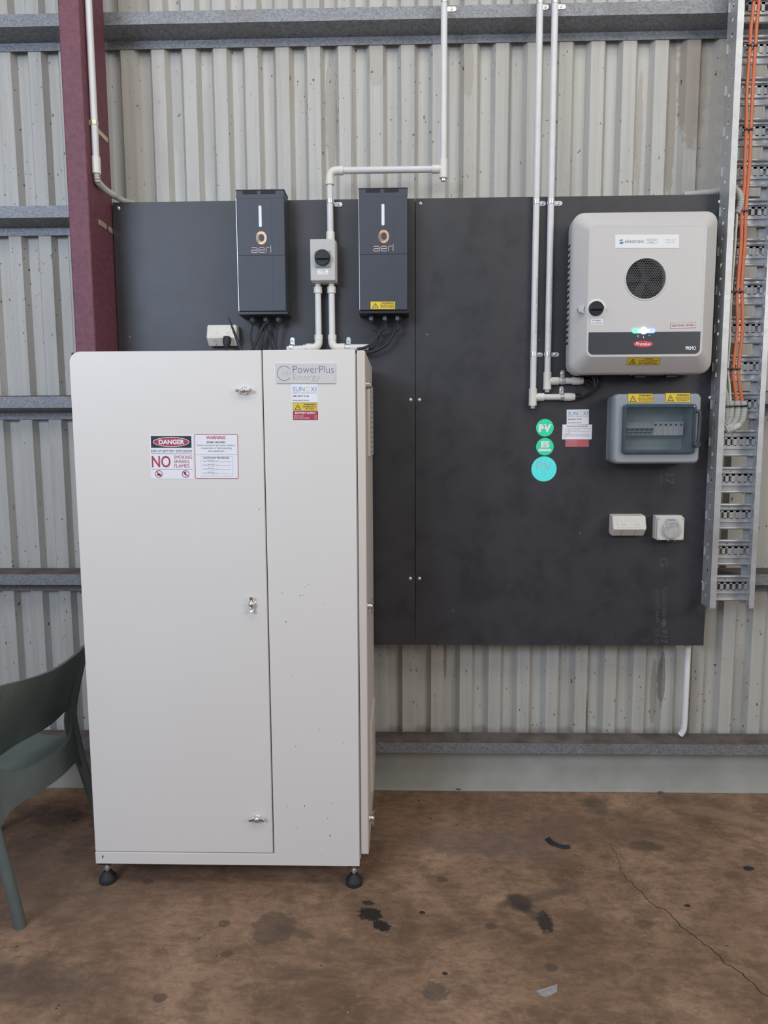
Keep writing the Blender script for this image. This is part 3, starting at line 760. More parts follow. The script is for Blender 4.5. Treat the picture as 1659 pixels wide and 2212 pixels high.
def tee(c, d_run, d_arm, parent, plug=True):
    c = Vector(c); R = Vector(d_run).normalized(); A = Vector(d_arm).normalized(); m = MB()
    m.lathe(c-R*.034, R, [(0, RF), (.068, RF)], FT, 28); m.lathe(c, A, [(.0, RF*.86), (.018, RF*.86), (.018, RF), (.044, RF)], FT, 28)
    o = m.build('tee', parent)
    if plug:
        m = MB(); m.lathe(c+R*.033, R, [(0, .0095), (.005, .0095), (.005, .011), (.012, .010)], ST, 20); m.build('end_plug', parent)
    return o
def elbow(c, d0, d1, parent, R=.03, name='elbow'):
    """bend whose corner point is c, leaving towards d0 and d1"""
    c = Vector(c); d0 = Vector(d0).normalized(); d1 = Vector(d1).normalized()
    pts = [c+d0*(R+.022), c+d0*(R+.002), c+d0*R]
    for k in range(1, 8):
        t = k/8; pts.append((c+d0*R)*(1-t)**2+c*2*t*(1-t)+(c+d1*R)*t*t)
    pts += [c+d1*R, c+d1*(R+.002), c+d1*(R+.022)]
    m = MB(); m.tube(pts, RF, FT, 24, sm=False)
    m.lathe(c+d0*(R+.004), d0, [(0, RF+.001), (.019, RF+.001)], FT, 24); m.lathe(c+d1*(R+.004), d1, [(0, RF+.001), (.019, RF+.001)], FT, 24)
    return m.build(name, parent)
YP = -.016
# run feeding the isolator
YI = -.034
r = thing('conduit_run', 'grey conduit dropping from the roof to the isolator switch between the charcoal boxes', 'conduit', at(714, 505, YI))
a = at(958, 365, YI); top = at(960.5, -60, YI)
b = at(716, 369, YI)
zH = (a.z+b.z)/2; a.z = zH; b.z = zH; top.x = a.x
pipe((a.x, YI, 4.1), (a.x, YI, zH+.02), r)
tee((a.x, YI, zH), (0, 0, -1), (-1, 0, 0), r)
xI = at(713, 440, YI).x
pipe((a.x-.03, YI, zH), (xI+.03, YI, zH), r)
elbow((xI, YI, zH), (1, 0, 0), (0, 0, -1), r)
zT = at(714, 515, YI).z
pipe((xI, YI, zH-.03), (xI, YI, zT+.01), r)
m = MB(); m.lathe((xI, YI, zT-.012), (0, 0, 1), [(0, RF+.001), (.034, RF+.001), (.036, RF)], FT, 28); m.build('adaptor', r)
saddle((xI, YI, at(714, 442, 0).z), (0, 0, 1), (1, 0, 0), r, 0, .03, far=.002)
q = at(960, 6, YI); saddle((q.x, YI, 3.195), (0, 0, 1), (1, 0, 0), r, .018, .035)
# isolator
yb = -.075
x0, x1, z0, z1 = edges((670, 560), (724, 560), (697, 516), (699, 606), yb)
iso = thing('isolator_switch', 'grey isolator box with a black rotary knob between the charcoal boxes', 'isolator switch', ((x0+x1)/2, -.04, z0))
m = MB(); m.box((x0+.002, -.058, z0-.003), (x1+.004, -.001, z1-.002), MAT['isob']); m.build('back_box', iso, bevel=.004)
m = MB(); m.box((x0, yb, z0), (x1, -.056, z1), MAT['isob']); m.build('cover', iso, bevel=.003)
cx, cz = at(697, 558, yb).x, at(697, 558, yb).z
m = MB(); m.box((cx-.030, yb-.006, cz-.034), (cx+.031, yb+.001, cz+.028), MAT['encl']); m.build('knob_plate', iso, bevel=.003)
m = MB(); m.lathe((cx, yb-.005, cz), (0, -1, 0), [(0, .0305), (.012, .030), (.014, .028)], MAT['black'], 40)
m.box((cx-.028, yb-.030, cz-.0075), (cx+.028, yb-.018, cz+.0075), MAT['black']); kn = m.build('rotary_knob', iso, bevel=.0015)
m = MB()
for k in (-.005, .005): m.box((cx-.029, yb-.0205, cz-.002+k), (cx-.019, yb-.0188, cz+.002+k), MAT['white'])
m.build('knob_mark', iso)
s = Sticker((686, 582), (709, 582), (686, 593), yb).base(Wt); s.text('PV ARRAY', .2, .2, .8, .42, MAT['grayink']); s.text('D.C. ISOLATOR', .12, .6, .92, .82, MAT['grayink']); s.build('name_label', iso)
for pz in (z1-.008, z0+.010):
    m = MB(); m.lathe((cx, yb, pz), (0, -1, 0), [(0, .0045), (.0015, .004)], MAT['steel'], 16); m.lathe((cx, yb-.0016, pz), (0, -1, 0), [(0, .0018), (.0003, .0018)], MAT['black'], 8); m.build('screw', iso)
# two short drops below the isolator
def drop(px, sgn, label, xe):
    x = at(px, 680, YI).x; zc = at(px, 751, YI).z
    r = thing('conduit_run', label, 'conduit', (x, YI, zc))
    m = MB(); m.lathe((x, YI, z0-.004), (0, 0, -1), [(0, .0115), (.012, .0115), (.012, RF+.001), (.036, RF+.001)], FT, 28); m.build('adaptor', r)
    pipe((x, YI, z0-.035), (x, YI, zc+.03), r)
    elbow((x, YI, zc), (0, 0, 1), (sgn, 0, 0), r, .026)
    pipe((x+sgn*.04, YI, zc), (xe, YI, zc), r)
    q = at(632 if sgn < 0 else 753, 742, 0)
    if sgn < 0: pipe((at(620, 750, YI).x, YI, zc-.006), (xe+.01, YI, zc-.002), r)
    saddle((q.x, YI, zc), (1, 0, 0), (0, 0, 1), r, 0, .032)
drop(687.5, -1, 'short conduit under the isolator turning left behind the cabinet top', at(655, 750, YI).x)
drop(717, 1, 'short conduit under the isolator turning right above the cabinet top', at(796, 750, YI).x)
# small clip pair behind the cabinet top by the left leads
m = MB(); q = at(588, 757, -.04); m.box((q.x-.008, -.05, CZ1-.006), (q.x-.001, -.042, CZ1+.010), MAT['fit']); q2 = at(599, 757, -.04); m.box((q2.x-.004, -.05, CZ1-.006), (q2.x+.004, -.042, CZ1+.010), MAT['fit'])
m.build('cable_entry', cab)

# PV conduits
def pvrun(px_top, px_440, px_bot, ytee, xarm, label, clipx, sadtab, zsad):
    x = at(px_440, 440, YP).x; xb_ = at(px_bot, ytee, YP).x; x = (x+xb_)/2
    zc = at(px_bot, ytee, YP).z
    r = thing('conduit_run', label, 'conduit', (x, YP, zc))
    pipe((x, YP, zc+.02), (x, YP, 4.1), r)
    tee((x, YP, zc), (0, 0, -1), (1, 0, 0), r)
    xe = at(xarm, ytee, YP).x
    pipe((x+.035, YP, zc), (xe-.03, YP, zc), r)
    m = MB(); m.lathe((xe-.042, YP, zc), (1, 0, 0), [(0, RF), (.030, RF), (.030, RF*.9), (.042, RF*.9)], FT, 28); m.build('end_adaptor', r)
    m = MB(); m.lathe((xe, YP, zc), (1, 0, 0), [(0, .0145), (.016, .0145), (.016, .012), (.030, .007)], MAT['black'], 16); m.build('cable_gland', r)
    for zz in zsad:
        saddle((x, YP, zz), (0, 0, 1), (1, 0, 0), r, .0 if zz < 2.5 else .018, sadtab)
    saddle((at(clipx, ytee, YP).x, YP, zc), (1, 0, 0), (0, 0, 1), r, 0, .03)
    # printed line along the pipe
    zt_, zb2 = at(px_bot, 600, YP).z, at(px_bot, 720, YP).z
    O = Vector((x+.004, YP-RP-.0003, zb2)); a_ = Vector((x+.004, YP-RP-.0003, zt_)); b_ = Vector((x+.007, YP-RP-.0003, zb2))
    s = Sticker(None, None, None, 0, .0001, (O, a_, b_)); s.text('ELECTRICAL  ELECTRICAL', 0, 0, 1, 1, MAT['grayink'], 0, 0); s.build('pipe_print', r)
    return Vector((xe+.02, YP, zc))
z44 = at(1176, 440, 0).z; z76 = at(1176, 766, 0).z
eA = pvrun(1167, 1160, 1149.5, 858, 1241, 'left one of the two tall grey conduits beside the inverter, reaching lower', 1214, .026, (z44, z76, 3.195))
eB = pvrun(1200, 1190.5, 1182, 823, 1259, 'right one of the two tall grey conduits beside the inverter, ending higher', 1216, .034, (z44, z76, 3.195))

# conduit on the column side
xk = XC1+RP+.003
p0_ = at(191.5, 0, xk, 0); p1_ = at(207, 345, xk, 0); yk = (p0_.y+p1_.y)/2
yk = max(-.17, min(-.05, yk))
r = thing('conduit_run', 'grey conduit on the side of the maroon column ending in a ribbed hose', 'conduit', (xk, yk, p1_.z))
zc1 = p1_.z
pipe((xk, yk, zc1), (xk, yk, 4.15), r)
m = MB(); m.lathe((xk, yk, zc1-.05), (0, 0, 1), [(0, RF), (.06, RF), (.061, RP)], FT, 28); m.build('coupling', r)
def corrug(rr, amp=.0016, pitch=.0055):
    return lambda d, i, n_: rr+amp*math.sin(2*math.pi*d/pitch)
def flex(pts, rr, name, parent=None, seg=60, pitch=.0065):
    m = MB(); P = catmull([Vector(p) for p in pts], 30); Q = [P[0]]; st_ = pitch/5; acc = 0
    for a, b in zip(P, P[1:]):          # even spacing along the hose
        L = (b-a).length; t = st_-acc
        while t <= L: Q.append(a.lerp(b, t/L)); t += st_
        acc = L-(t-st_)
    m.tube(Q, rr, MAT['flex'], 16, False, 1, corrug(rr, .0014, pitch)); return m.build(name, parent)
flex([(xk, yk, zc1-.045), (xk+.001, yk+.002, zc1-.07), at(214, 396, yk+.025), at(229, 411, -.035), at(247, 423, .03), at(268, 434, .05), at(290, 440, .072)], .0115, 'ribbed_hose', r)
for i, (px, py) in enumerate(((215, 287), (229, 490))):
    q = at(px, py, XC1, 0); z_ = q.z; m = MB()
    if i == 0: m.lathe((xk, yk, z_-.007), (0, 0, 1), [(0, RP+.002), (.014, RP+.002)], MAT['yclip'], 24)
    if i == 0: m.box((XC1-.0004, yk-.01, z_-.009), (XC1+.003, -.008, z_+.009), MAT['yclip']); m.box((XC1+.003, yk+.045, z_-.008), (XC1+.006, yk+.062, z_+.008), MAT['yclip'])
    else: m.box((XC1-.0004, at(214, 490, XC1, 0).y, z_-.011), (XC1+.003, -.002, z_+.009), MAT['yclip']); m.box((XC1+.003, -.06, z_-.011), (XC1+.005, -.045, z_+.009), MAT['maroon'])
    o = m.build('strap_clip'); tag(o, ('brass coloured strap clip holding the conduit on the maroon column', 'empty brass coloured strap clip lower on the maroon column')[i], 'clip', 'clips on the column')

# pipe below the board
xw = at(1479, 1480, .075).x
m = MB(); m.tube([(xw+.002, .062, .80), (xw+.001, .062, .5), (xw, .062, .33), (xw-.006, .064, .292), (xw-.014, .066, .279)], .0125, MAT['white'], 20)
tag(m.build('conduit_pipe'), 'white pipe below the right black board reaching down to the lowest girt', 'conduit')

# ================================================================== POWER OUTLETS
def outlet(x0, x1, z0, z1, label, sw=True):
    c = thing('power_outlet', label, 'power outlet', ((x0+x1)/2, -.03, z0), 'double power outlets')
    yd = -.058; zf = z0+(z1-z0)*.34
    W_ = MAT['offwhite']
    sec = [(-.001, z0+.006), (-.03, z0), (yd, zf), (-.042, z1-.004), (-.001, z1)]   # side profile y,z
    m = MB()
    loops = []
    for x, ins in ((x0, .004), (x0+.004, 0), (x1-.004, 0), (x1, .004)):
        cy = -.03; czz = (z0+z1)/2
        loops.append([Vector((x, -.001 if abs(y+.001) < 1e-6 else y+(ins if y < -.02 else 0), z+(ins if z < czz-.005 else (-ins if z > czz+.01 else 0)))) for y, z in sec])
    m.loft(loops, W_, smooth=False); m.build('body', c, bevel=.0015)
    # switch face direction
    n_ = Vector((0, -(z1-zf), (-.042-yd)*-1)).normalized()
    def on(t, u, h=0):   # point on the sloping switch face
        return Vector((x0+(x1-x0)*u, yd+(-.042-yd)*t, zf+(z1-.004-zf)*t))+Vector((0, -1, .22)).normalized()*h
    def plate(u0, u1, t0, t1, h, mat, name, cpar=None):
        m = MB(); lo = [on(t0, u0), on(t0, u1), on(t1, u1), on(t1, u0)]; hi = [on(t0, u0, h), on(t0, u1, h), on(t1, u1, h), on(t1, u0, h)]
        m.add(lo+hi, [(4, 5, 6, 7), (0, 1, 5, 4), (1, 2, 6, 5), (2, 3, 7, 6), (3, 0, 4, 7)], mat); return m.build(name, c, bevel=.001)
    plate(.13, .88, .12, .92, .0012, W_, 'face_plate')
    for u in (.22, .62):
        plate(u-.005, u+.205, .28, .90, .0022, MAT['fit'], 'switch_rocker_frame')
        plate(u+.03, u+.17, .36, .82, .0042, W_, 'switch_rocker')
    # pin slots in the underside
    def un(t, u, h=0): return Vector((x0+(x1-x0)*u, -.03+(yd+.03)*t, z0+(zf-z0)*t))+Vector((0, -.55, -.83)).normalized()*h
    m = MB()
    for u in (.28, .68):
        for du, t, a in ((-.035, .62, .5), (.045, .62, -.5), (.0, .25, 0)):
            p = un(t, u+du, .0004); dx_ = Vector((.004*math.cos(a) if a else 0.0016, 0, 0)); ddir = (un(1, 0)-un(0, 0)).normalized()*.004
            e = ddir if a == 0 else ddir*.8+Vector((.003*(1 if a > 0 else -1), 0, 0))
            sx = Vector((.0011, 0, 0)); m.add([p-e-sx, p-e+sx, p+e+sx, p+e-sx], [(0, 1, 2, 3)], MAT['black'])
        m.build('pin_slots', c); m = MB()
    return c
x0, x1, z0_, z1_ = edges((448, 725), (512, 725), (480, 700), (478, 747), -.04)
outlet(x0, x1, z0_, z1_, 'ivory double power outlet with a black plug in it, left of the left charcoal box')
m = MB(); q = at(491, 736, -.06)
m.lathe((q.x, -.062, q.z+.012), (0, -.35, -1), [(0, .0145), (.004, .016), (.022, .016), (.034, .012), (.045, .006)], MAT['blackmat'], 20)
m.tube([(q.x, -.078, q.z-.03), (q.x, -.08, q.z-.06), (q.x+.002, -.075, q.z-.1)], .0035, MAT['blackmat'], 10)
tag(m.build('power_plug'), 'black plug pushed into the ivory outlet near the cabinet top', 'plug')
pa, pb = at(493, 684, -.12), at(521, 757, -.12)
pb = pb+(pb-pa)*.12
m = MB(); m.tube([pa, pa*.6+pb*.4, pb], .004, MAT['blackmat'], 12, True, 6, lambda d, i, n_: .0022+.0042*min(1, i/(n_*.7)))
m.lathe((pb.x, pb.y, CZ1), (0, 0, 1), [(0, .012), (.004, .011), (.006, .005)], MAT['blackmat'], 20)
tag(m.build('antenna'), 'thin black aerial leaning on top of the cabinet beside the plug', 'antenna')
x0, x1, z0_, z1_ = edges((1322, 1136), (1394, 1136), (1357, 1112), (1357, 1158), -.04)
outlet(x0, x1, z0_, z1_, 'ivory double power outlet with nothing plugged in, low on the right board')
# industrial socket
ys = -.055
x0, x1, z0_, z1_ = edges((1420, 1142), (1478, 1142), (1448, 1118), (1448, 1167), ys)
so = thing('industrial_socket', 'square weatherproof socket with a clear round flap, right of the low power outlet', 'socket outlet', ((x0+x1)/2, -.03, z0_))
m = MB(); m.box((x0-.001, -.040, z0_+.001), (x1-.001, -.001, z1_+.006), MAT['offwhite']); m.build('back_box', so, bevel=.004)
m = MB(); m.box((x0, ys, z0_), (x1, -.044, z1_), MAT['offwhite']); m.build('front_plate', so, bevel=.003)
m = MB(); m.box((x0+.002, -.0445, z0_+.002), (x1-.002, -.039, z1_-.001), MAT['gap']); m.build('gasket', so)
cx, cz = (x0+x1)/2, (z0_+z1_)/2-.002
m = MB(); m.lathe((cx, ys-.0005, cz), (0, -1, 0), [(0, .034), (.008, .033), (.008, .027), (.003, .0265)], MAT['engraved'], 40); m.build('socket_ring', so)
m = MB(); m.lathe((cx, ys-.0035, cz), (0, -1, 0), [(0, .0262), (.001, .026)], MAT['fit'], 32)
for a in (90, 210, 330):
    a = math.radians(a); m.box((cx+.012*math.cos(a)-.0015, ys-.0052, cz+.012*math.sin(a)-.004), (cx+.012*math.cos(a)+.0015, ys-.0044, cz+.012*math.sin(a)+.004), MAT['black'])
m.build('socket_face', so)
m = MB(); m.lathe((cx, ys-.009, cz), (0, -1, 0), [(0, .036), (.004, .0355), (.006, .032)], MAT['clear'], 40)
m.prism([(cx-.034, cz+.010), (cx+.034, cz+.010), (cx+.018, z1_-.003), (cx-.018, z1_-.003)], 1, ys-.010, ys-.001, MAT['clear'])
m.box((cx-.014, ys-.013, z0_-.001), (cx+.014, ys-.001, z0_+.007), MAT['clear']); m.build('clear_flap', so)
m = MB(); m.box((cx-.010, ys-.0145, z0_-.0005), (cx+.010, ys-.0128, z0_+.004), MAT['black']); m.box((cx-.012, ys-.0110, z1_-.010), (cx+.012, ys-.0100, z1_-.007), MAT['grayink']); m.build('flap_catch', so)
m = MB()
for a in (x0+.006, x1-.006):
    for b in (z0_+.006, z1_-.006): m.lathe((a, ys, b), (0, -1, 0), [(0, .0025), (.0008, .0022)], MAT['grayink'], 12)
m.build('corner_screws', so)

# ================================================================== INVERTER
yo, yi_ = -.105, -.178
ox0, ox1, oz0, oz1 = edges((1232, 640), (1541, 640), (1393, 459), (1378, 809), yo)
ix0, ix1, iz0, iz1 = edges((1271, 640), (1520, 640), (1395, 486), (1390, 769), yi_)
inv = thing('inverter', 'light grey inverter with a round fan grille and dark band, top right of the board', 'inverter', ((ox0+ox1)/2, -.09, oz0))
G = MAT['invgrey']
m = MB(); ro = .045
m.loft([rrect(ox0+.006, ox1-.006, oz0+.006, oz1-.006, ro-.004, -.035, 9), rrect(ox0+.001, ox1-.001, oz0+.001, oz1-.001, ro, -.05, 9),
        rrect(ox0, ox1, oz0, oz1, ro, yo+.006, 9), rrect(ox0, ox1, oz0, oz1, ro, yo-.004, 9), rrect(ox0+.003, ox1-.003, oz0+.003, oz1-.003, ro-.002, yo-.014, 9), rrect(ox0+.009, ox1-.009, oz0+.009, oz1-.009, ro-.004, yo-.022, 9),
        rrect(ix0-.006, ix1+.006, iz0-.006, iz1+.006, .026, yi_+.004, 9), rrect(ix0-.002, ix1+.002, iz0-.002, iz1+.002, .024, yi_, 9)], G, True, False)
# face with a round opening for the grille
gc = at(1395, 602, yi_); gr = .077
outer = rrect(ix0-.002, ix1+.002, iz0-.002, iz1+.002, .024, yi_, 9)
angs = sorted([math.atan2(p.z-gc.z, p.x-gc.x) for p in outer]+[-math.pi+2*math.pi*k/72+.013 for k in range(72)])
def hit(a):
    dx, dz = math.cos(a), math.sin(a); best = None
    for p, q in zip(outer, outer[1:]+outer[:1]):
        ex, ez = q.x-p.x, q.z-p.z; den = dx*ez-dz*ex
        if abs(den) < 1e-12: continue
        t = ((p.x-gc.x)*ez-(p.z-gc.z)*ex)/den; u = ((p.x-gc.x)*dz-(p.z-gc.z)*dx)/den
        if t > 0 and -1e-6 <= u <= 1+1e-6: best = t if best is None else min(best, t)
    return Vector((gc.x+dx*best, yi_, gc.z+dz*best))
no = len(angs)
m.add([hit(a) for a in angs]+[gc+Vector((math.cos(a), 0, math.sin(a)))*gr for a in angs], [(i, (i+1) % no, (i+1) % no+no, i+no) for i in range(no)], G)
m.build('housing', inv)
m = MB(); m.lathe(gc+Vector((0, .0, 0)), (0, -1, 0), [(-.03, gr+.001), (.001, gr+.001), (.002, gr+.0005), (.002, gr-.004), (.001, gr-.0045), (-.03, gr-.0045)], G, 64, False); m.build('grille_rim', inv)
m = MB(); m.lathe(gc+Vector((0, .03, 0)), (0, -1, 0), [(0, gr+.001), (.001, gr+.001)], MAT['gap'], 48); m.build('fan_recess', inv)
# honeycomb
m = MB(); hp = .0086; R_ = hp/math.sqrt(3); yh = yi_-.0004
for i in range(-10, 11):
    for j in range(-12, 13):
        hx = gc.x+hp*(i+.5*(j % 2)); hz = gc.z+j*R_*1.5*.82
        if (hx-gc.x)**2+(hz-gc.z)**2 > (gr-.005)**2: continue
        vo_ = []
        for k in range(6):
            a = math.radians(60*k+30); vo_.append(Vector((hx+R_*1.02*math.cos(a), yh, hz+R_*.82*1.02*math.sin(a))))
        vi_ = [Vector((hx+(v.x-hx)*.76, yh, hz+(v.z-hz)*.74)) for v in vo_]
        bk = [v+Vector((0, .002, 0)) for v in vi_]
        m.add(vo_+vi_+bk, [(k, (k+1) % 6, (k+1) % 6+6, k+6) for k in range(6)]+[(k+6, (k+1) % 6+6, (k+1) % 6+12, k+12) for k in range(6)], MAT['gril'])
m.build('grille', inv)['label'] = 'round dark honeycomb fan grille'
m = MB(); fc = gc+Vector((0, .018, 0)); m.lathe(fc, (0, -1, 0), [(0, .018), (.006, .017)], MAT['band'], 24)
for k in range(5):
    a = 2*math.pi*k/5+.3; u = Vector((math.cos(a), 0, math.sin(a))); t_ = Vector((-math.sin(a), 0, math.cos(a)))
    L_ = [[fc+u*rr+t_*(wd+rr*.25)+Vector((0, -.006, 0)), fc+u*rr+t_*(-wd+rr*.25)+Vector((0, .004, 0)), fc+u*rr+t_*(-wd+rr*.25)+Vector((0, .0055, 0)), fc+u*rr+t_*(wd+rr*.25)+Vector((0, -.0045, 0))] for rr, wd in ((.015, .008), (.04, .014), (.064, .017))]
    m.loft(L_, MAT['band'], smooth=False)
m.build('fan', inv)
# back frame and side vents
m = MB(); m.box((ox0+.012, -.05, oz0+.02), (ox1-.012, -.001, oz1-.02), MAT['black']); m.build('wall_bracket', inv)
m = MB()
for k in range(18):
    zz = oz0+.12+k*.0215
    if zz < oz1-.07: m.box((ox0-.0006, -.085, zz), (ox0+.003, -.055, zz+.008), MAT['gap'])
m.build('side_vents', inv)
# dark band with rounded lower corners
bz1 = at(1395, 717, yi_).z; bz0 = at(1395, 765, yi_).z; bx0 = at(1271, 740, yi_).x; bx1 = at(1512, 740, yi_).x
bx0 = max(bx0, ix0+.0015); bx1 = min(max(bx1, bx0), ix1-.0015)
m = MB(); m.loft([rrect(bx0, bx1, bz0, bz1, .002, yi_+.001, 7, (.018, .018, .001, .001)), rrect(bx0, bx1, bz0, bz1, .002, yi_-.0012, 7, (.018, .018, .001, .001))], MAT['band'], smooth=False)
m.build('dark_band', inv)['label'] = 'anthracite band across the lower front'
m = MB(); k_ = yi_-.0006
lw = .0014
def outline(x0, x1, z0, z1, r, y, w_, mat):
    a = rrect(x0, x1, z0, z1, r, y); b = rrect(x0+w_, x1-w_, z0+w_, z1-w_, max(.001, r-w_), y); n_ = len(a)
    return MB().add(a+b, [(i, (i+1) % n_, (i+1) % n_+n_, i+n_) for i in range(n_)], mat)
outline(ix0+.004, ix1-.004, iz0+.004, iz1-.004, .02, k_, .0012, MAT['pvc']).build('face_groove', inv)
# status light bar
lc = at(1390, 715, yi_)
m = MB()
def pill(x0, x1, zc, h, y, mat): m.loft([rrect(x0, x1, zc-h, zc+h, h*.95, y+.002), rrect(x0, x1, zc-h, zc+h, h*.95, y)], mat, smooth=False)
pill(lc.x-.043, lc.x-.006, lc.z, .0085, yi_-.003, MAT['ledg']); pill(lc.x+.006, lc.x+.043, lc.z, .0085, yi_-.003, MAT['ledb'])
m.lathe((lc.x, yi_, lc.z), (0, -1, 0), [(0, .012), (.0035, .012), (.0042, .011)], MAT['ledw'], 28); m.box((lc.x-.022, yi_-.0036, lc.z-.0045), (lc.x+.020, yi_, lc.z+.0045), MAT['ledw'])
m.build('status_light', inv)['label'] = 'lit status bar glowing green, white and blue'
# red oval name plate and model name
s = Sticker((1368, 736), (1411, 736), (1368, 750), yi_-.0012)
s.th = .0006; n_ = 36
s.base(MAT['logored'], [(.5+.5*math.cos(2*math.pi*k/n_), .5+.5*math.sin(2*math.pi*k/n_)) for k in range(n_)]); s.text('Fronius', .10, .24, .84, .74, Wt, .02, 2, shear=.05); s.build('name_plate', inv)
s = Sticker((1481, 748), (1503, 748), (1481, 756), yi_-.0012, .0002); s.text('PRIMO', 0, 0, 1, 1, Wt, .03, 1); s.build('model_name', inv)
m_ = Sticker((1370, 722), (1410, 722), (1370, 731), yi_-.0012, .0002)
m_.ring(.2, .45, .05, .25, .75, Wt); m_.poly([(.46, .9), (.5, .4), (.54, .9)], Wt); m_.ring(.82, .6, .07, .4, .8, Wt, a0=-2.4, a1=-.7); m_.build('status_symbols', inv)
s = Sticker((1329, 507), (1467, 507), (1329, 536), yi_).base(MAT['white'])
s.poly([(.055, .45), (.10, .33), (.13, .40), (.085, .5)], MAT['blue'], 1); s.poly([(.06, .62), (.11, .52), (.135, .6), (.09, .72)], MAT['navy'], 1)
s.text('selectronic', .15, .34, .45, .62, MAT['navy'], -.004); s.frame(.485, .32, .655, .64, .003, .02, MAT['grayink'])
s.text('Smart Storage', .50, .38, .64, .46, MAT['grayink']); s.text('READY', .53, .51, .61, .59, MAT['grayink'], .01)
s.text('Without connection', .79, .35, .95, .42, MAT['grayink']); s.text('to serial number', .79, .53, .93, .59, MAT['grayink']); s.build('maker_label', inv)
s = Sticker((1448, 698), (1503, 696), (1448, 710), yi_).base(MAT['badge']); s.frame(0, 0, 1, 1, .012, .05, Rd); s.text('SELECTRONIC CERTIFIED', .07, .3, .93, .68, Rd, .01); s.build('certified_label', inv)
# sloping lower bevel carries the yellow label
def bev(px, py):   # the bevel's lower facet: from (yi_+.004, iz0-.006) to (yo-.022, oz0+.009)
    A = Vector((0, yi_+.004, iz0-.006)); B = Vector((0, yo-.022, oz0+.009)); d = B-A; nn = Vector((0, -d.z, d.y)); nn = -nn if nn.y > 0 else nn
    ray = (px-829.5)/F*RT-(py-1106)/F*UP+_fw; t = (A-CP).dot(nn)/ray.dot(nn); return CP+ray*t
s = Sticker(None, None, None, 0, .0008, (bev(1356, 772), bev(1427, 772), bev(1353, 788)))
s.base(Yl); s.frame(0, 0, 1, 1, .006, .03, I); s.warn(.07, .14, .27, .88, Yl); s.text('WARNING', .5, .10, .78, .26, I, .02)
for i, l in enumerate(('PV ARRAY D.C. ISOLATORS', 'DO NOT DE-ENERGISE THE PV', 'ARRAY AND ARRAY CABLING')): s.text(l, .36, .34+i*.2, .93, .46+i*.2, I, .01)
s.build('warning_label', inv)
s = Sticker((1277, 689), (1302, 689), (1277, 701), yi_).base(Wt); s.text('PV ARRAY', .12, .18, .9, .42, I, .01); s.text('D.C. ISOLATOR', .08, .58, .94, .82, I, .01); s.build('isolator_label', inv)
kc = at(1288, 667, yi_)
m = MB(); m.lathe(kc, (0, -1, 0), [(0, .036), (.0010, .0355)], MAT['white'], 40); m.build('knob_dial', inv)
m = MB(); m.lathe(kc+Vector((-.002, 0, 0)), (0, -1, 0), [(0, .027), (.012, .0265), (.014, .024)], MAT['black'], 40); m.box((kc.x-.026, yi_-.026, kc.z-.006), (kc.x+.022, yi_-.012, kc.z+.006), MAT['black']); m.build('rotary_knob', inv, bevel=.0015)
q = at(1256, 669, -.168)
m = MB(); m.prism([(q.x-.014, q.z), (q.x-.012, q.z+.007), (q.x+.010, q.z+.015), (q.x+.006, q.z), (q.x+.010, q.z-.015), (q.x-.012, q.z-.007)], 1, q.y-.008, q.y+.015, MAT['steel']); m.build('lock_tab', inv)
for px, py in ((1278, 802), (1481, 799)):
    q = bev(px, py-6); q = Vector((q.x, yo-.026, oz0+.022)); m = MB(); m.lathe(q, (0, -.8, -.6), [(-.004, .0055), (.0006, .0055)], MAT['black'], 20); m.build('screw_recess', inv)
m = MB()
for k in range(26): m.box((ox0+.05+k*.0075, -.095, oz0-.0006), (ox0+.054+k*.0075, -.05, oz0+.002), MAT['gap'])
m.box((ox0+.26, -.09, oz0-.010), (ox0+.30, -.05, oz0+.002), MAT['black']); m.box((ox0+.38, -.09, oz0-.009), (ox0+.42, -.05, oz0+.002), MAT['black'])
m.build('bottom_connectors', inv)
# PV leads from the conduits to the inverter
zi = oz0-.004
q0 = Vector((ox0+.06, -.07, zi))
LD = ((((1259, 823), (1272, 824), (1283, 832), (1292, 834), (1299, 826), (1296, 812)), .0042, -.034, 'black lead from the upper conduit arm dipping and curling up under the inverter'),
      (((1259, 820), (1270, 820), (1279, 826), (1286, 828), (1289, 821), (1287, 812)), .0042, -.048, 'second black lead from the upper conduit arm, in the tighter loop under the inverter'),
      (((1247, 858), (1262, 858), (1278, 852), (1292, 840), (1300, 826), (1297, 812)), .0042, -.022, 'black lead from the lower conduit arm bowing furthest right below the inverter'),
      (((1247, 856), (1260, 855), (1272, 848), (1284, 838), (1291, 826), (1288, 812)), .0038, -.058, 'black lead from the lower conduit arm rising steeply to the inverter base'),
      (((1259, 825), (1268, 829), (1276, 836), (1284, 838), (1284, 824), (1280, 812)), .0038, -.066, 'short black lead hanging lowest in the loop beside the upper conduit arm'))
for P__, rad, yy, lb in LD:
    cable([at(x_, y_, -.018+(yy+.018)*min(1, i_/3)) for i_, (x_, y_) in enumerate(P__)], rad, lb, 'black leads under the inverter')

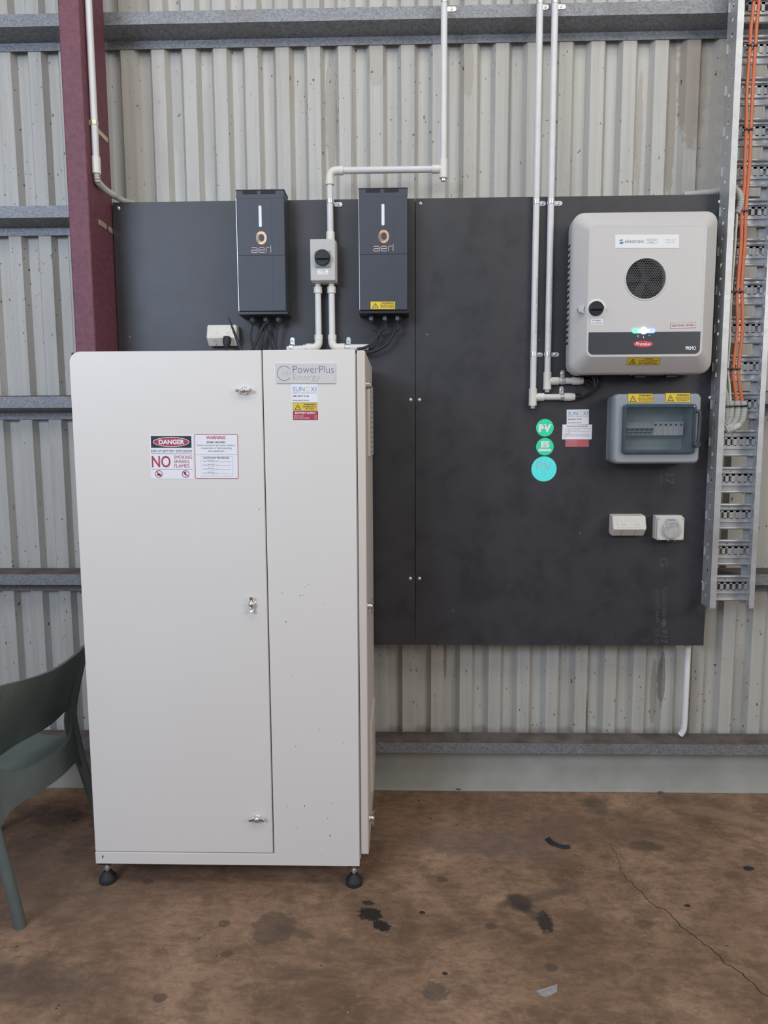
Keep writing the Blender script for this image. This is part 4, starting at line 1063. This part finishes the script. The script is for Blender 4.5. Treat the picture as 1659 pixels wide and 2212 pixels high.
# ================================================================== METER ENCLOSURE
ye = -.118
x0, x1, z0_, z1_ = edges((1326, 930), (1514, 930), (1420, 850), (1411, 1002), ye)
en = thing('breaker_enclosure', 'grey breaker enclosure with a smoked hinged window below the inverter', 'breaker box', ((x0+x1)/2, -.06, z0_))
wx0, wx1, wz0, wz1 = edges((1343, 925), (1500, 925), (1420, 873), (1420, 980), ye)
hx0, hx1, hz0, hz1 = wx0+.016, wx1-.014, wz0+.014, wz1-.014
Gc = MAT['encl']
m = MB()
def framed(x0, x1, z0, z1, r, y, hx0, hx1, hz0, hz1, mat):
    a = rrect(x0, x1, z0, z1, r, y); b = rrect(hx0, hx1, hz0, hz1, .004, y); n_ = len(a)
    m.add(a+b, [(i, (i+1) % n_, (i+1) % n_+n_, i+n_) for i in range(n_)], mat)
m.loft([rrect(x0+.006, x1-.004, z0_+.004, z1_-.004, .016, -.001), rrect(x0+.004, x1-.002, z0_+.002, z1_-.002, .018, -.055), rrect(x0, x1, z0_, z1_, .02, -.062), rrect(x0, x1, z0_, z1_, .02, ye+.014), rrect(x0+.004, x1-.004, z0_+.004, z1_-.004, .018, ye+.003), rrect(x0+.009, x1-.009, z0_+.009, z1_-.009, .014, ye)], Gc, True, False)
framed(x0+.009, x1-.009, z0_+.009, z1_-.009, .014, ye, hx0, hx1, hz0, hz1, Gc)
m.loft([rrect(hx0, hx1, hz0, hz1, .004, ye), rrect(hx0, hx1, hz0, hz1, .004, -.03)], MAT['encl'], False, False)
m.build('housing', en)
m = MB(); m.box((hx0-.01, -.034, hz0-.01), (hx1+.01, -.028, hz1+.01), MAT['breaker']); m.build('inner_panel', en)
m = MB(); zc = (at(1400, 926, -.08).z); 
ib0, ib1 = hx0+.004, hx1-.012
m.box((ib0, -.05, zc-.006), (ib1, -.033, zc+.006), MAT['steel']); m.build('mounting_rail', en)
nm = 11; pw = .0176
xb_ = ib0+.002
for k in range(6):
    m = MB(); xa = xb_+k*.0182; m.box((xa, -.078, zc-.026), (xa+.0176, -.034, zc+.026), MAT['breaker']); m.box((xa, -.092, zc-.012), (xa+.0176, -.076, zc+.013), MAT['breaker'])
    m.box((xa+.003, -.100, zc-.006), (xa+.0146, -.090, zc+.0015), MAT['band']); m.box((xa+.004, -.0795, zc-.020), (xa+.0135, -.0778, zc-.015), MAT['grayink']); m.build('circuit_breaker', en)
xa0 = xb_+6*.0182+.002; wdt = max(.008, (ib1-xa0)/6)
for k in range(6):
    m = MB(); xa = xa0+k*wdt; m.box((xa, -.080, zc-.026), (xa+wdt*.94, -.034, zc+.026), MAT['white']); m.box((xa+wdt*.3, -.083, zc+.012), (xa+wdt*.65, -.079, zc+.019), MAT['ink']); m.build('blanking_module', en)
# smoked cover
m = MB(); a = rrect(wx0, wx1, wz0, wz1, .012, ye-.001); 
m.loft([rrect(wx0, wx1, wz0, wz1, .012, ye-.0008), rrect(wx0, wx1, wz0, wz1, .012, ye-.012), rrect(wx0+.004, wx1-.004, wz0+.004, wz1-.004, .010, ye-.016), rrect(hx0-.004, hx1+.004, hz0-.002, hz1+.002, .006, ye-.016), rrect(hx0-.001, hx1+.001, hz0, hz1, .006, ye-.010)], MAT['rimglass'], False, False)
m.add(rrect(hx0-.001, hx1+.001, hz0, hz1, .006, ye-.010), [tuple(range(28))], MAT['glass'])
m.build('window', en)['label'] = 'smoked transparent window'
hzm = (wz0+wz1)/2; xh = at(1508, 925, ye-.02).x
m = MB(); m.tube([(xh-.012, ye-.008, hzm+.066), (xh, ye-.018, hzm+.066), (xh+.004, ye-.02, hzm+.056), (xh+.004, ye-.02, hzm), (xh+.002, ye-.02, hzm-.05), (xh, ye-.018, hzm-.062), (xh-.012, ye-.008, hzm-.064)], .0068, MAT['band'], 16, True, 6)
m.lathe((xh-.002, ye-.004, hzm-.06), (0, -1, 0), [(0, .013), (.02, .0125), (.022, .010)], MAT['band'], 24); m.build('handle', en)
yellow((1356, 850), (1410, 850), (1357, 870), ye, ['MULTIPLE SUPPLIES', 'ISOLATE ALL SUPPLIES', 'BEFORE WORKING ON THIS', 'SWITCHBOARD'], 'warning_label', en)
yellow((1437, 849), (1491, 849), (1438, 869), ye, ['MULTIPLE SOURCES', 'TURN OFF ALL', 'ISOLATORS TO ISOLATE', 'EQUIPMENT'], 'warning_label', en)

# ================================================================== SIGNS ON THE BOARD
def disc(px, py, rpx, mat, name, label, fn):
    c = at(px, py, 0); R_ = rpx/F*2.83
    s = Sticker(None, None, None, 0, .0008, (c+Vector((-R_, 0, R_)), c+Vector((R_, 0, R_)), c+Vector((-R_, 0, -R_))))
    s.base(mat, [(.5+.5*math.cos(2*math.pi*k/48), .5+.5*math.sin(2*math.pi*k/48)) for k in range(48)]); fn(s)
    return tag(s.build(name), label, 'sign', 'round reflective discs')
disc(1177, 924, 18.7, MAT['green'], 'disc_sign', 'green reflective disc with white PV letters, topmost of the three discs', lambda s: s.text('PV', .14, .30, .88, .74, Wt, .07, 1))
def esd(s): s.text('ES', .26, .17, .76, .55, Wt, .06, 1); s.rect(.14, .62, .86, .76, Wt, 1)
disc(1177, 965, 18.7, MAT['green'], 'disc_sign', 'green reflective disc with white ES letters, middle of the three discs', esd)
def pvd(s): s.text('PV', .2, .22, .82, .55, MAT['greytext'], -.005, 1); s.text('DP', .39, .64, .64, .80, MAT['greytext'], -.02, 1)
disc(1175, 1013, 27, MAT['cyan'], 'disc_sign', 'large cyan disc with grey PV and DP letters, lowest of the three discs', pvd)
o = sunoxi((1224, 885), (1272, 884), (1224, 917), 0, 'installer_sticker', None); tag(o, 'white installer sticker above the shutdown notice on the right board', 'sticker')
s = Sticker((1215, 917), (1279, 917), (1214, 949), -.0012).base(Wt); s.text('SHUTDOWN PROCEDURE', .15, .08, .85, .16, I, .02)
for i, (l, a, b) in enumerate((('1.  Turn off the "MAIN SWITCH INVERTER SUPPLY"', .04, .96), ('at "INVERTER A.C. ISOLATOR"', .08, .62), ('2.  Turn off the "PV ARRAY D.C. ISOLATOR" located', .04, .93), ('at the inverter.', .08, .30), ('WARNING: DO NOT OPEN PLUG AND SOCKET', .04, .92), ('CONNECTORS OR PV STRING ISOLATOR UNDER', .04, .95), ('LOAD.', .04, .12))):
    s.text(l, a, .25+i*.1, b, .25+i*.1+.055, MAT['grayink'])
tag(s.build('notice_sticker'), 'white shutdown procedure notice between the installer and red stickers', 'sticker')
s = Sticker((1221, 949), (1272, 949), (1221, 965), 0).base(MAT['redlt'])
for i in range(3): s.text(('MAX OPEN CIRCUIT VOLTAGE', 'MAX OPERATING CURRENT', 'SHORT CIRCUIT CURRENT')[i], .05, .15+i*.3, .5, .27+i*.3, MAT['badge'])
tag(s.build('rating_sticker'), 'glossy red sticker under the shutdown notice on the right board', 'sticker')

# ================================================================== CABLE LADDER
yl = -.08
xL = at(1537, 1314, yl).x; xL = (xL+at(1600, 0, yl).x)/2
lx0 = xL-.009; lx1 = lx0+.024
rx = (at(1623, 1315, yl).x+at(1642, 900, yl).x)/2; rx0, rx1 = rx-.008, rx+.012
zb = at(1537, 1314, yl).z; ZT_ = 4.1
T = MAT['tray']
lad = thing('cable_ladder', 'vertical galvanised cable ladder along the right side of the black board', 'cable ladder', ((lx0+rx1)/2, -.04, zb))
def rail(xa, xb, web_x, name):
    """C rail: flange in front, perforated web made of real openings"""
    m = MB(); m.box((xa, yl-.0016, zb), (xb, yl, ZT_), T)
    yb_ = -.0035
    h0, h1 = yl+.030, yl+.044
    m.box((web_x-.0008, yl, zb), (web_x+.0008, h0, ZT_), T); m.box((web_x-.0008, h1, zb), (web_x+.0008, yb_, ZT_), T)
    z = zb; k = 0
    while z < ZT_-.06:        # strip with small oval openings
        m.box((web_x-.0008, h0, z), (web_x+.0008, h1, z+(.036 if k % 2 else .040)), T); z += .052; k += 1
    m.box((min(xa, web_x), yb_, zb), (max(xb if web_x > xa+.01 else web_x+.012, web_x+.001), yb_+.0016, ZT_), T)
    return m.build(name, lad)
rail(lx0, lx1, lx0+.001, 'side_rail'); rail(rx0, rx1, rx1-.001, 'side_rail')
rpitch = .1475
zr = at(1575, 1243, -.02).z     # top bar of the lowest full rung
def rung(zt):
    m = MB(); a, b = lx0+.002, rx1-.002; y0, y1 = -.030, -.006
    H = .104
    m.lathe((a, -.018, zt-.005), (1, 0, 0), [(0, .006), (b-a, .006)], T, 12)
    m.lathe((a, -.018, zt-H+.004), (1, 0, 0), [(0, .006), (b-a, .006)], T, 12)
    m.box((a, -.014, zt-.030), (b, -.012, zt-.006), T); m.box((a, -.014, zt-H+.004), (b, -.012, zt-.060), T); m.box((a, -.014, zt-.036), (b, -.012, zt-.028), T)
    m.box((a, -.0215, zt-.0235), (b, -.012, zt-.0215), T); m.box((a, -.0215, zt-.0755), (b, -.012, zt-.0735), T)
    n_ = 7; sp = (b-a)/n_
    for k in range(n_+1): m.box((a+k*sp-sp*.26, -.014, zt-.063), (a+k*sp+sp*.26, -.012, zt-.029), T)
    m.box(((a+b)/2-.003, -.0146, zt-.019), ((a+b)/2+.003, -.0138, zt-.016), MAT['gap'])
    return m.build('rung', lad)
r0 = rung(zr)
for k in range(1, 21): 
    if zr+rpitch*k < ZT_: dup(r0, (0, 0, rpitch*k), lad)
# cables in the ladder
yc = -.042
O1 = [(1631, -60), (1628, 8), (1622, 61), (1620, 100), (1617, 142), (1613, 203), (1612, 281), (1609, 346), (1608, 400), (1602, 457), (1601, 519), (1594, 611), (1592, 649), (1593, 711), (1584, 798), (1587, 835), (1592, 872)]
O2 = [(1642, -60), (1640, 0), (1634, 61), (1632, 100), (1629, 142), (1625, 213), (1622, 281), (1620, 346), (1615.5, 400), (1611, 457), (1609, 524), (1603, 611), (1604, 673), (1603, 723), (1595, 798), (1598, 835), (1604, 872)]
O3 = [(1592, 455), (1591, 480), (1589, 505), (1588, 525), (1583, 586), (1579, 649), (1576, 736), (1572, 798), (1576, 835), (1578, 872)]
cable([at(*p, yc) for p in O1], .0066, 'left one of the two orange cables running down the cable ladder', 'orange cables', MAT['orange'])
cable([at(*p, yc) for p in O2], .0066, 'right one of the two orange cables running down the cable ladder', 'orange cables', MAT['orange'])
cable([at(*p, yc-.002) for p in O3], .0048, 'cream cable left of the orange cables in the cable ladder', None, MAT['wcable'])
def fl(pts, rr, label, y=None): 
    P = [at(p[0], p[1], p[2] if len(p) > 2 else yc) for p in pts]; return tag(flex(P, rr, 'flexible_conduit'), label, 'flexible conduit', 'grey ribbed conduits')
fl([(1578, 866), (1579, 885), (1577, 903), (1570, 916), (1560, 924, -.03), (1550, 927, -.022)], .0122, 'ribbed conduit taking the cream cable, second from left at the ladder foot')
fl([(1592, 866), (1593, 888), (1590, 905), (1582, 917), (1570, 925, -.045), (1556, 930, -.03)], .0122, 'ribbed conduit taking the left orange cable at the ladder foot')
fl([(1606, 866), (1607, 888), (1604, 905), (1597, 917), (1586, 925, -.055), (1570, 932, -.045)], .0122, 'ribbed conduit taking the right orange cable, rightmost at the ladder foot')
fl([(1559, 836, -.03), (1566, 850), (1568, 875), (1567, 900), (1562, 915), (1553, 924, -.03)], .0122, 'leftmost ribbed conduit bulging out behind the ladder rail at its foot')
fl([(1592, 461), (1598, 447), (1600, 433), (1597, 420), (1590, 411, -.035), (1580, 408, -.025), (1572, 410, -.015)], .013, 'ribbed conduit hook ending above the cream cable, level with the board top')
fl([(1476, 421, .05), (1510, 418, .05), (1540, 415, .045), (1566, 411, .035)], .0115, 'ribbed conduit lying behind the top right edge of the board')
m = MB(); q = at(1630, 2, yc); m.lathe((q.x-.004, yc-.002, q.z-.002), (0, 0, 1), [(0, .0105), (.006, .012), (.012, .0105), (.018, .012), (.024, .0105), (.2, .011)], MAT['flex'], 20)
tag(m.build('flexible_conduit'), 'grey ribbed sleeve on the left orange cable at the very top of the ladder', 'flexible conduit', 'grey ribbed conduits')
def interp(O, y):
    for a, b in zip(O, O[1:]):
        if a[1] <= y <= b[1]: return a[0]+(b[0]-a[0])*(y-a[1])/(b[1]-a[1])
for i, (y_, which) in enumerate(((100, (O1, O2)), (281, (O1, O2)), (457, (O1, O2)), (631, (O3, O1, O2)), (798, (O3, O1, O2)))):
    m = MB(); ps = [at(interp(o_, y_), y_, yc) for o_ in which]
    for q, o_ in zip(ps, which):
        rr = .0078 if o_ is not O3 else .0062
        m.lathe((q.x, q.y, q.z-.003), (0, 0, 1), [(0, rr), (.006, rr)], MAT['black'], 16); m.box((q.x-.004, q.y-.012, q.z-.003), (q.x+.003, q.y-.006, q.z+.004), MAT['black'])
        m.box((q.x-.0015, q.y, q.z-.002), (q.x+.0015, -.014, q.z+.002), MAT['black'])
    m.tube([ps[0], ps[-1]], .0015, MAT['black'], 6, False)
    tag(m.build('cable_tie'), ('highest black cable tie on the two orange cables', 'second black cable tie from the top on the orange cables', 'black cable tie on the orange cables beside the ribbed hook', 'black cable tie round three cables, level with the fan grille', 'lowest black cable tie round the three cables, above the ribbed conduits')[i], 'cable tie', 'cable ties in the ladder')
m = MB(); a = at(1562, 880, yc-.0); b = at(1612, 876, yc)
m.tube([(a.x, yc-.0135, a.z), (b.x, yc-.0135, b.z)], .0022, MAT['black'], 8, False)
for px in (1567, 1578.5, 1593, 1606.5):
    q = at(px, 878, yc); m.lathe((q.x, q.y, q.z-.003), (0, 0, 1), [(0, .0142), (.006, .0142)], MAT['black'], 16)
tag(m.build('cable_tie'), 'black tie strapping the ribbed conduits together at the ladder foot', 'cable tie', 'cable ties in the ladder')

# ================================================================== CHAIR
O_ = Vector((-1.25, -.558, 0)); Lv = Vector((-.173, -.985, 0)); Bv = Vector((.985, -.173, 0))
def cl(u, b, z): return O_+Lv*u+Bv*b+Vector((0, 0, z))
ch = thing('plastic_chair', 'grey green plastic chair seen from behind, left of the cabinet', 'chair', O_+Vector((-.2, 0, 0)))
CM = MAT['chair']
SP = [(.0, .0), (-.012, .06), (-.052, .22), (-.09, .36), (-.112, .46), (-.112, .53), (-.09, .62), (-.062, .71), (-.036, .79)]
for sg in (-1, 1):
    pts = [cl(sg*(.235-.012*min(1, z/.5)), b, z) for b, z in SP]
    # flattened tapering stile
    P_ = catmull(pts, 6); loops = []
    for i, p in enumerate(P_):
        t = i/(len(P_)-1); wu = .018 if t < .55 else .018+.006*(t-.55); wb = .019+.010*math.exp(-((t-.5)/.14)**2)-.006*max(0, t-.75)*4
        loops.append([p+Lv*wu*math.cos(a)+Bv*wb*math.sin(a) for a in [2*math.pi*k/16 for k in range(16)]])
    m = MB(); m.loft(loops, CM); m.build('rear_leg', ch)
# backrest shell
def prof_b(z):
    zz = [p[1] for p in SP]
    for (b0, z0), (b1, z1) in zip(SP, SP[1:]):
        if z0 <= z <= z1: return b0+(b1-b0)*(z-z0)/(z1-z0)
    return SP[-1][0]
nu, nv = 28, 14; F_ = []; B_ = []
for j in range(nv+1):
    for i in range(nu+1):
        u = -1+2*i/nu
        zt = .795-.020*math.cos(u*math.pi/2)**1.5; zb_ = .492+.075*abs(u)**4
        z = zb_+(zt-zb_)*j/nv; b = prof_b(z)+(1-u*u)*(.03*(j/nv)-.065*(1-j/nv))
        F_.append(cl(u*.225, b+.006, z)); B_.append(cl(u*.225, b-.006, z))
m = MB(); n_ = nu+1
fs = [(j*n_+i, j*n_+i+1, (j+1)*n_+i+1, (j+1)*n_+i) for j in range(nv) for i in range(nu)]
m.add(F_+B_, fs+[tuple(reversed([k+len(F_) for k in f])) for f in fs], CM, True)
rim = [i for i in range(n_)]+[j*n_+nu for j in range(1, nv+1)]+[nv*n_+i for i in range(nu-1, -1, -1)]+[j*n_ for j in range(nv-1, 0, -1)]
L_ = len(F_); m.add(F_+B_, [(rim[k], rim[(k+1) % len(rim)], rim[(k+1) % len(rim)]+L_, rim[k]+L_) for k in range(len(rim))], CM, True)
m.build('backrest', ch)
# rear apron with a dipping upper rim, joined to the legs
def strip(fn_top, fn_bot, fb, th, name, nn=26, nv=5):
    A = []; B = []
    for j in range(nv+1):
        for i in range(nn+1):
            u = -1+2*i/nn; z = fn_bot(u)+(fn_top(u)-fn_bot(u))*j/nv; b = fb(u, z)
            A.append(cl(u*.225, b+th, z)); B.append(cl(u*.225, b-th, z))
    m = MB(); n_ = nn+1; fs = [(j*n_+i, j*n_+i+1, (j+1)*n_+i+1, (j+1)*n_+i) for j in range(nv) for i in range(nn)]; L_ = len(A)
    m.add(A+B, fs+[tuple(reversed([k+L_ for k in f])) for f in fs], CM, True)
    rim = list(range(n_))+[j*n_+nn for j in range(1, nv+1)]+[nv*n_+i for i in range(nn-1, -1, -1)]+[j*n_ for j in range(nv-1, 0, -1)]
    m.add(A+B, [(rim[k], rim[(k+1) % len(rim)], rim[(k+1) % len(rim)]+L_, rim[k]+L_) for k in range(len(rim))], CM, True); return m.build(name, ch)
strip(lambda u: .468+.095*abs(u)**5, lambda u: .370-.075*abs(u)**6, lambda u, z: prof_b(z)*abs(u)**2+(-.03)*(1-u*u), .006, 'apron')
# seat
rows = []
m = MB(); nn = 20
top_, bot_ = [], []
for j in range(nn+1):
    t = j/nn; b = -.085-.40*t
    for i in range(nn+1):
        u = -1+2*i/nn; wd = .215+.02*math.sin(t*math.pi/2); z = .428-.012*(1-u*u)*math.sin(t*math.pi)+(.0 if t < .9 else -.012*(t-.9)*10)
        bb = b+.03*(1-u*u)*(1-t)-(0.0)
        top_.append(cl(u*wd, bb-.03*(abs(u)**3)*(1-t), z)); bot_.append(cl(u*wd, bb-.03*(abs(u)**3)*(1-t), z-.014))
n_ = nn+1; fs = [(j*n_+i, j*n_+i+1, (j+1)*n_+i+1, (j+1)*n_+i) for j in range(nn) for i in range(nn)]; L_ = len(top_)
m.add(top_+bot_, fs+[tuple(reversed([k+L_ for k in f])) for f in fs], CM, True)
rim = list(range(n_))+[j*n_+nn for j in range(1, nn+1)]+[nn*n_+i for i in range(nn-1, -1, -1)]+[j*n_ for j in range(nn-1, 0, -1)]
m.add(top_+bot_, [(rim[k], rim[(k+1) % len(rim)], rim[(k+1) % len(rim)]+L_, rim[k]+L_) for k in range(len(rim))], CM)
m.build('seat', ch)
for sg in (-1, 1):
    m = MB(); m.tube([cl(sg*.205, -.44, .42), cl(sg*.215, -.46, .22), cl(sg*.225, -.48, 0)], .018, CM, 16, True, 6); m.build('front_leg', ch)
    m = MB(); m.box((0, 0, 0), (1, 1, 1), CM); m.v = [cl(sg*.215+(v.x-.5)*.012, -.15-.29*v.y, .37+.05*v.z) for v in m.v]; m.build('side_rail', ch)

# ================================================================== FLOOR LITTER
pts = [(1183, 1811), (1192, 1820), (1203, 1825), (1216, 1829), (1231, 1829)]
m = MB(); P_ = catmull([at(px, py, .006, 2) for px, py in pts], 5); loops = []
for i, p in enumerate(P_):
    t = i/(len(P_)-1); w_ = .011*(1-.5*t); h = .005; d = (P_[min(i+1, len(P_)-1)]-P_[max(i-1, 0)]).normalized(); sd_ = Vector((-d.y, d.x, 0))
    loops.append([p+sd_*w_+Vector((0, 0, -h)), p+sd_*w_*.7+Vector((0, 0, h)), p-sd_*w_*.7+Vector((0, 0, h*.4)), p-sd_*w_+Vector((0, 0, -h))])
m.loft(loops, MAT['blackmat'], smooth=False); tag(m.build('rubber_scrap'), 'curled black scrap lying on the floor right of the cabinet', 'scrap')
def clod(px, py, r_, label, mat=MAT['brown'], fl_=.55, y=None):
    c = at(px, py, 0, 2); 
    m = MB(); n_, k_ = 14, 8; loops = []
    for j in range(1, k_):
        ph = math.pi*j/k_/1.0
        loops.append([Vector((c.x+r_*math.sin(ph)*math.cos(a)*(1+.3*mnoise.noise(Vector((math.cos(a)*2+px, math.sin(a)*2, j*.5)))), c.y+r_*.7*math.sin(ph)*math.sin(a), max(.0005, r_*fl_*(1-math.cos(math.pi-ph))*.5*(1+.2*mnoise.noise(Vector((a, j, px))))))) for a in [2*math.pi*q/n_ for q in range(n_)]])
    loops.reverse(); m.loft(loops, mat); return tag(m.build('dirt_clod'), label, 'dirt clod', 'dirt clods')
clod(990, 1706, .020, 'brown dirt clod against the flashing right of the cabinet')
clod(1427, 1713, .012, 'small brown dirt clod against the flashing near the far right')
clod(1617, 1877, .018, 'dark dried lump on the floor at the right edge of the picture', MAT['blackmat'], .25)
clod(1485, 1957, .010, 'small dark lump beside the floor crack', MAT['blackmat'], .3)
clod(912, 1972, .010, 'small dark lump right of the black tar spots', MAT['blackmat'], .3)
clod(961, 2104, .008, 'tiny dark pellet on the open floor in front', MAT['blackmat'], .5)
m = MB(); Q = [at(px, py, .001, 2) for px, py in ((1158, 2140), (1204, 2128), (1203, 2142), (1180, 2155), (1168, 2150))]
m.add([q+Vector((0, 0, .003*(i % 2))) for i, q in enumerate(Q)]+[q-Vector((0, 0, .0007)) for q in Q], [(0, 1, 2, 3, 4), (9, 8, 7, 6, 5)]+[(i, (i+1) % 5, (i+1) % 5+5, i+5) for i in range(5)], MAT['clear'])
tag(m.build('plastic_scrap'), 'torn piece of clear plastic lying flat on the floor in front', 'scrap')
# crack in the slab
ck = [(1318, 1822), (1330, 1845), (1340, 1880), (1355, 1900), (1372, 1915), (1390, 1935), (1402, 1948), (1425, 1960), (1450, 1975), (1470, 2000), (1500, 2022), (1530, 2045), (1560, 2070), (1590, 2095), (1620, 2120), (1659, 2152), (1700, 2185)]
P_ = [at(px, py, .0005, 2) for px, py in ck]; P2 = []
for a, b in zip(P_, P_[1:]):
    for k in range(6):
        t = k/6; q = a.lerp(b, t); q += Vector((mnoise.noise(q*37)*.012, mnoise.noise(q*41+Vector((5, 5, 5)))*.012, 0)); q.z = .0005; P2.append(q)
m = MB(); vs = []
for i, p in enumerate(P2):
    d = (P2[min(i+1, len(P2)-1)]-P2[max(i-1, 0)]).normalized(); w_ = .0006+.0009*min(1, i/50); sd_ = Vector((-d.y, d.x, 0))*w_
    vs += [p+sd_, p-sd_]
m.add(vs, [(2*i, 2*i+2, 2*i+3, 2*i+1) for i in range(len(P2)-1)], MAT['crackm'])
o = m.build('trim_1'); tag(o, 'thin crack across the concrete floor on the right', kind='structure')
